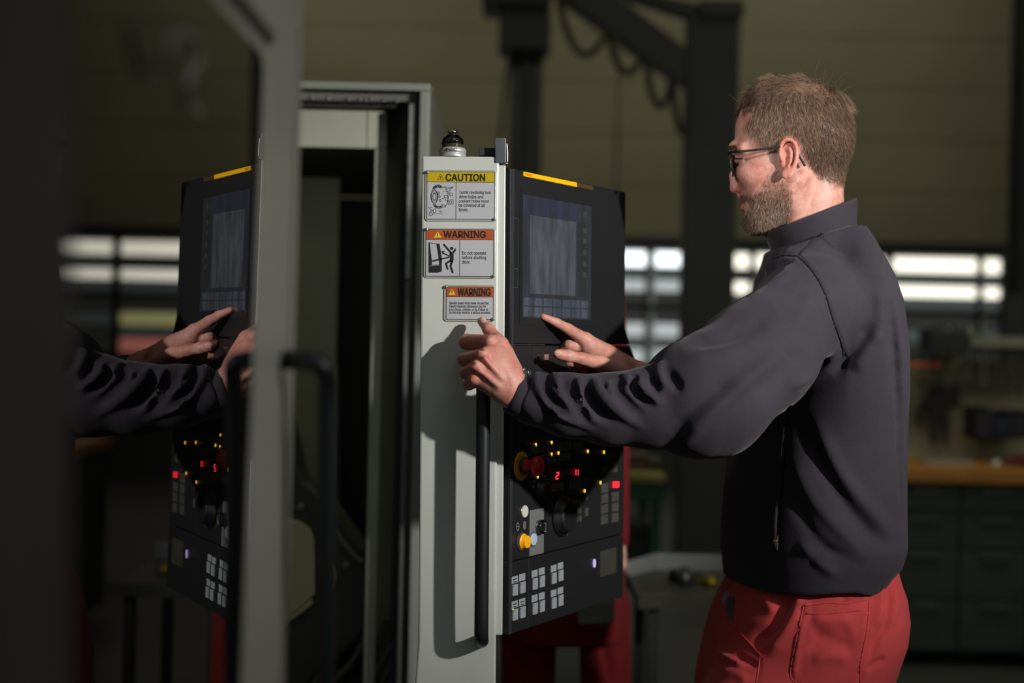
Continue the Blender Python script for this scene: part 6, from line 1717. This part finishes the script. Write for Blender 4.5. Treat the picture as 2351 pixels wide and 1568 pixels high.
of.chain([W2(1388, 1390), W2(1395, 1800), W2(1400, 2170)], [84, 82, 62], 14)
of.chain([W2(1405, 640, D2), W2(1421, 900, D2 - .02), W2(1423, 1240, D2 - .06)], [38, 36, 30], 14)
of.chain([W2(1212, 640, D2), W2(1200, 900, D2), W2(1212, 1150, D2 - .12)], [44, 40, 32], 14)
P2, F2_ = of.mesh()
S2 = []
for a in ([(1150, 1480), (1180, 1568), (1200, 1700)], [(1240, 1440), (1235, 1568)],): S2.append((a, 9, 12, 1))
for a in ([(1170, 1470), (1210, 1560), (1225, 1650)], [(1380, 1450), (1400, 1568)]): S2.append((a, -12, 12, 1))
P2 = folds(P2, F2_, S2)
b2 = Field(W2(1150, 380).tolist()[:2] + [c3 - 200], [W2(1500, 0)[0], W2(0, 1400)[1], c3 + 150], 9)
b2.ell(W2(1300, 505), (72, 92, 84), 0); b2.ell(W2(1300, 510, D2 - .03), (58, 80, 70), 20); b2.cap(W2(1302, 540), W2(1305, 620), 48, 58, 20)
b2.cap(W2(1300, 505, D2 - .075), W2(1300, 528, D2 - .085), 8, 13, 10)
b2.ell(W2(1266, 492), (8, 22, 16), 6); b2.ell(W2(1335, 492), (8, 22, 16), 6)
for x_ in (1285, 1315): b2.ell(W2(x_, 490, D2 - .07), (12, 9, 12), 8, '-')
b2.cap(W2(1288, 546, D2 - .06), W2(1312, 546, D2 - .06), 4, 4, 5, '-')
for hx_, hy_, dd in ((1422, 1262, D2 - .07), (1214, 1172, D2 - .14)):
    b2.cap(W2(hx_, hy_ - 26, dd + .01), W2(hx_ + 1, hy_ + 8, dd), 19, 22, 8)
    for k_ in range(4): b2.chain([W2(hx_ - 13 + 8.5 * k_, hy_ + 12, dd), W2(hx_ - 14 + 9 * k_, hy_ + 38, dd - .01), W2(hx_ - 13 + 8.5 * k_, hy_ + 52 - 4 * abs(k_ - 1.5), dd)], [8.5, 8, 7], 3)
    b2.chain([W2(hx_ - 14, hy_ - 4, dd - .01), W2(hx_ - 22, hy_ + 18, dd - .02), W2(hx_ - 18, hy_ + 32, dd - .02)], [10, 8.5, 7], 4)
P3, F3_ = b2.mesh()
mesh_obj('body', P3, F3_, M_skin, w2, {'red': np.zeros(len(P3)), 'stubble': np.zeros(len(P3)), 'pale': np.zeros(len(P3))})
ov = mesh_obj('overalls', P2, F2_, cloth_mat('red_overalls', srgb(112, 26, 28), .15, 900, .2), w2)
hc = Field(W2(1230, 390).tolist()[:2] + [c3 - 110], [W2(1370, 0)[0], W2(0, 500)[1], c3 + 120], 8)
hc.ell(W2(1300, 500, D2 + .015), (78, 92, 88), 0); hc.cap(W2(1300, 520, D2 - .12), W2(1300, 545, D2 - .10), 60, 60, 4, '-')
Pc, Fc = hc.mesh(); mesh_obj('hair', Pc, Fc, mat('dark_hair', srgb(52, 40, 32), .6, bump=.4, bscale=300), w2)
f2w = kk(D2 - .16)
MB().prism(f2w, pxpoly(f2w, [(1324, 1392), (1412, 1378), (1410, 1432), (1330, 1436)]), -.02, 0).build('tool_pouch', mat('grey_pouch', srgb(104, 106, 92), .8, var=.2), ov, bevel=.004)
for x_ in (1213, 1400):
    o_ = U(x_, 2240, D2); fr = Frame((o_.x, D2 - .06, 0), (1, 0, 0), (0, 1, 0))
    MB().box(fr, -.05, .05, -.12, .14, 0, .09).build('shoe', M_shoe, w2, bevel=.03)
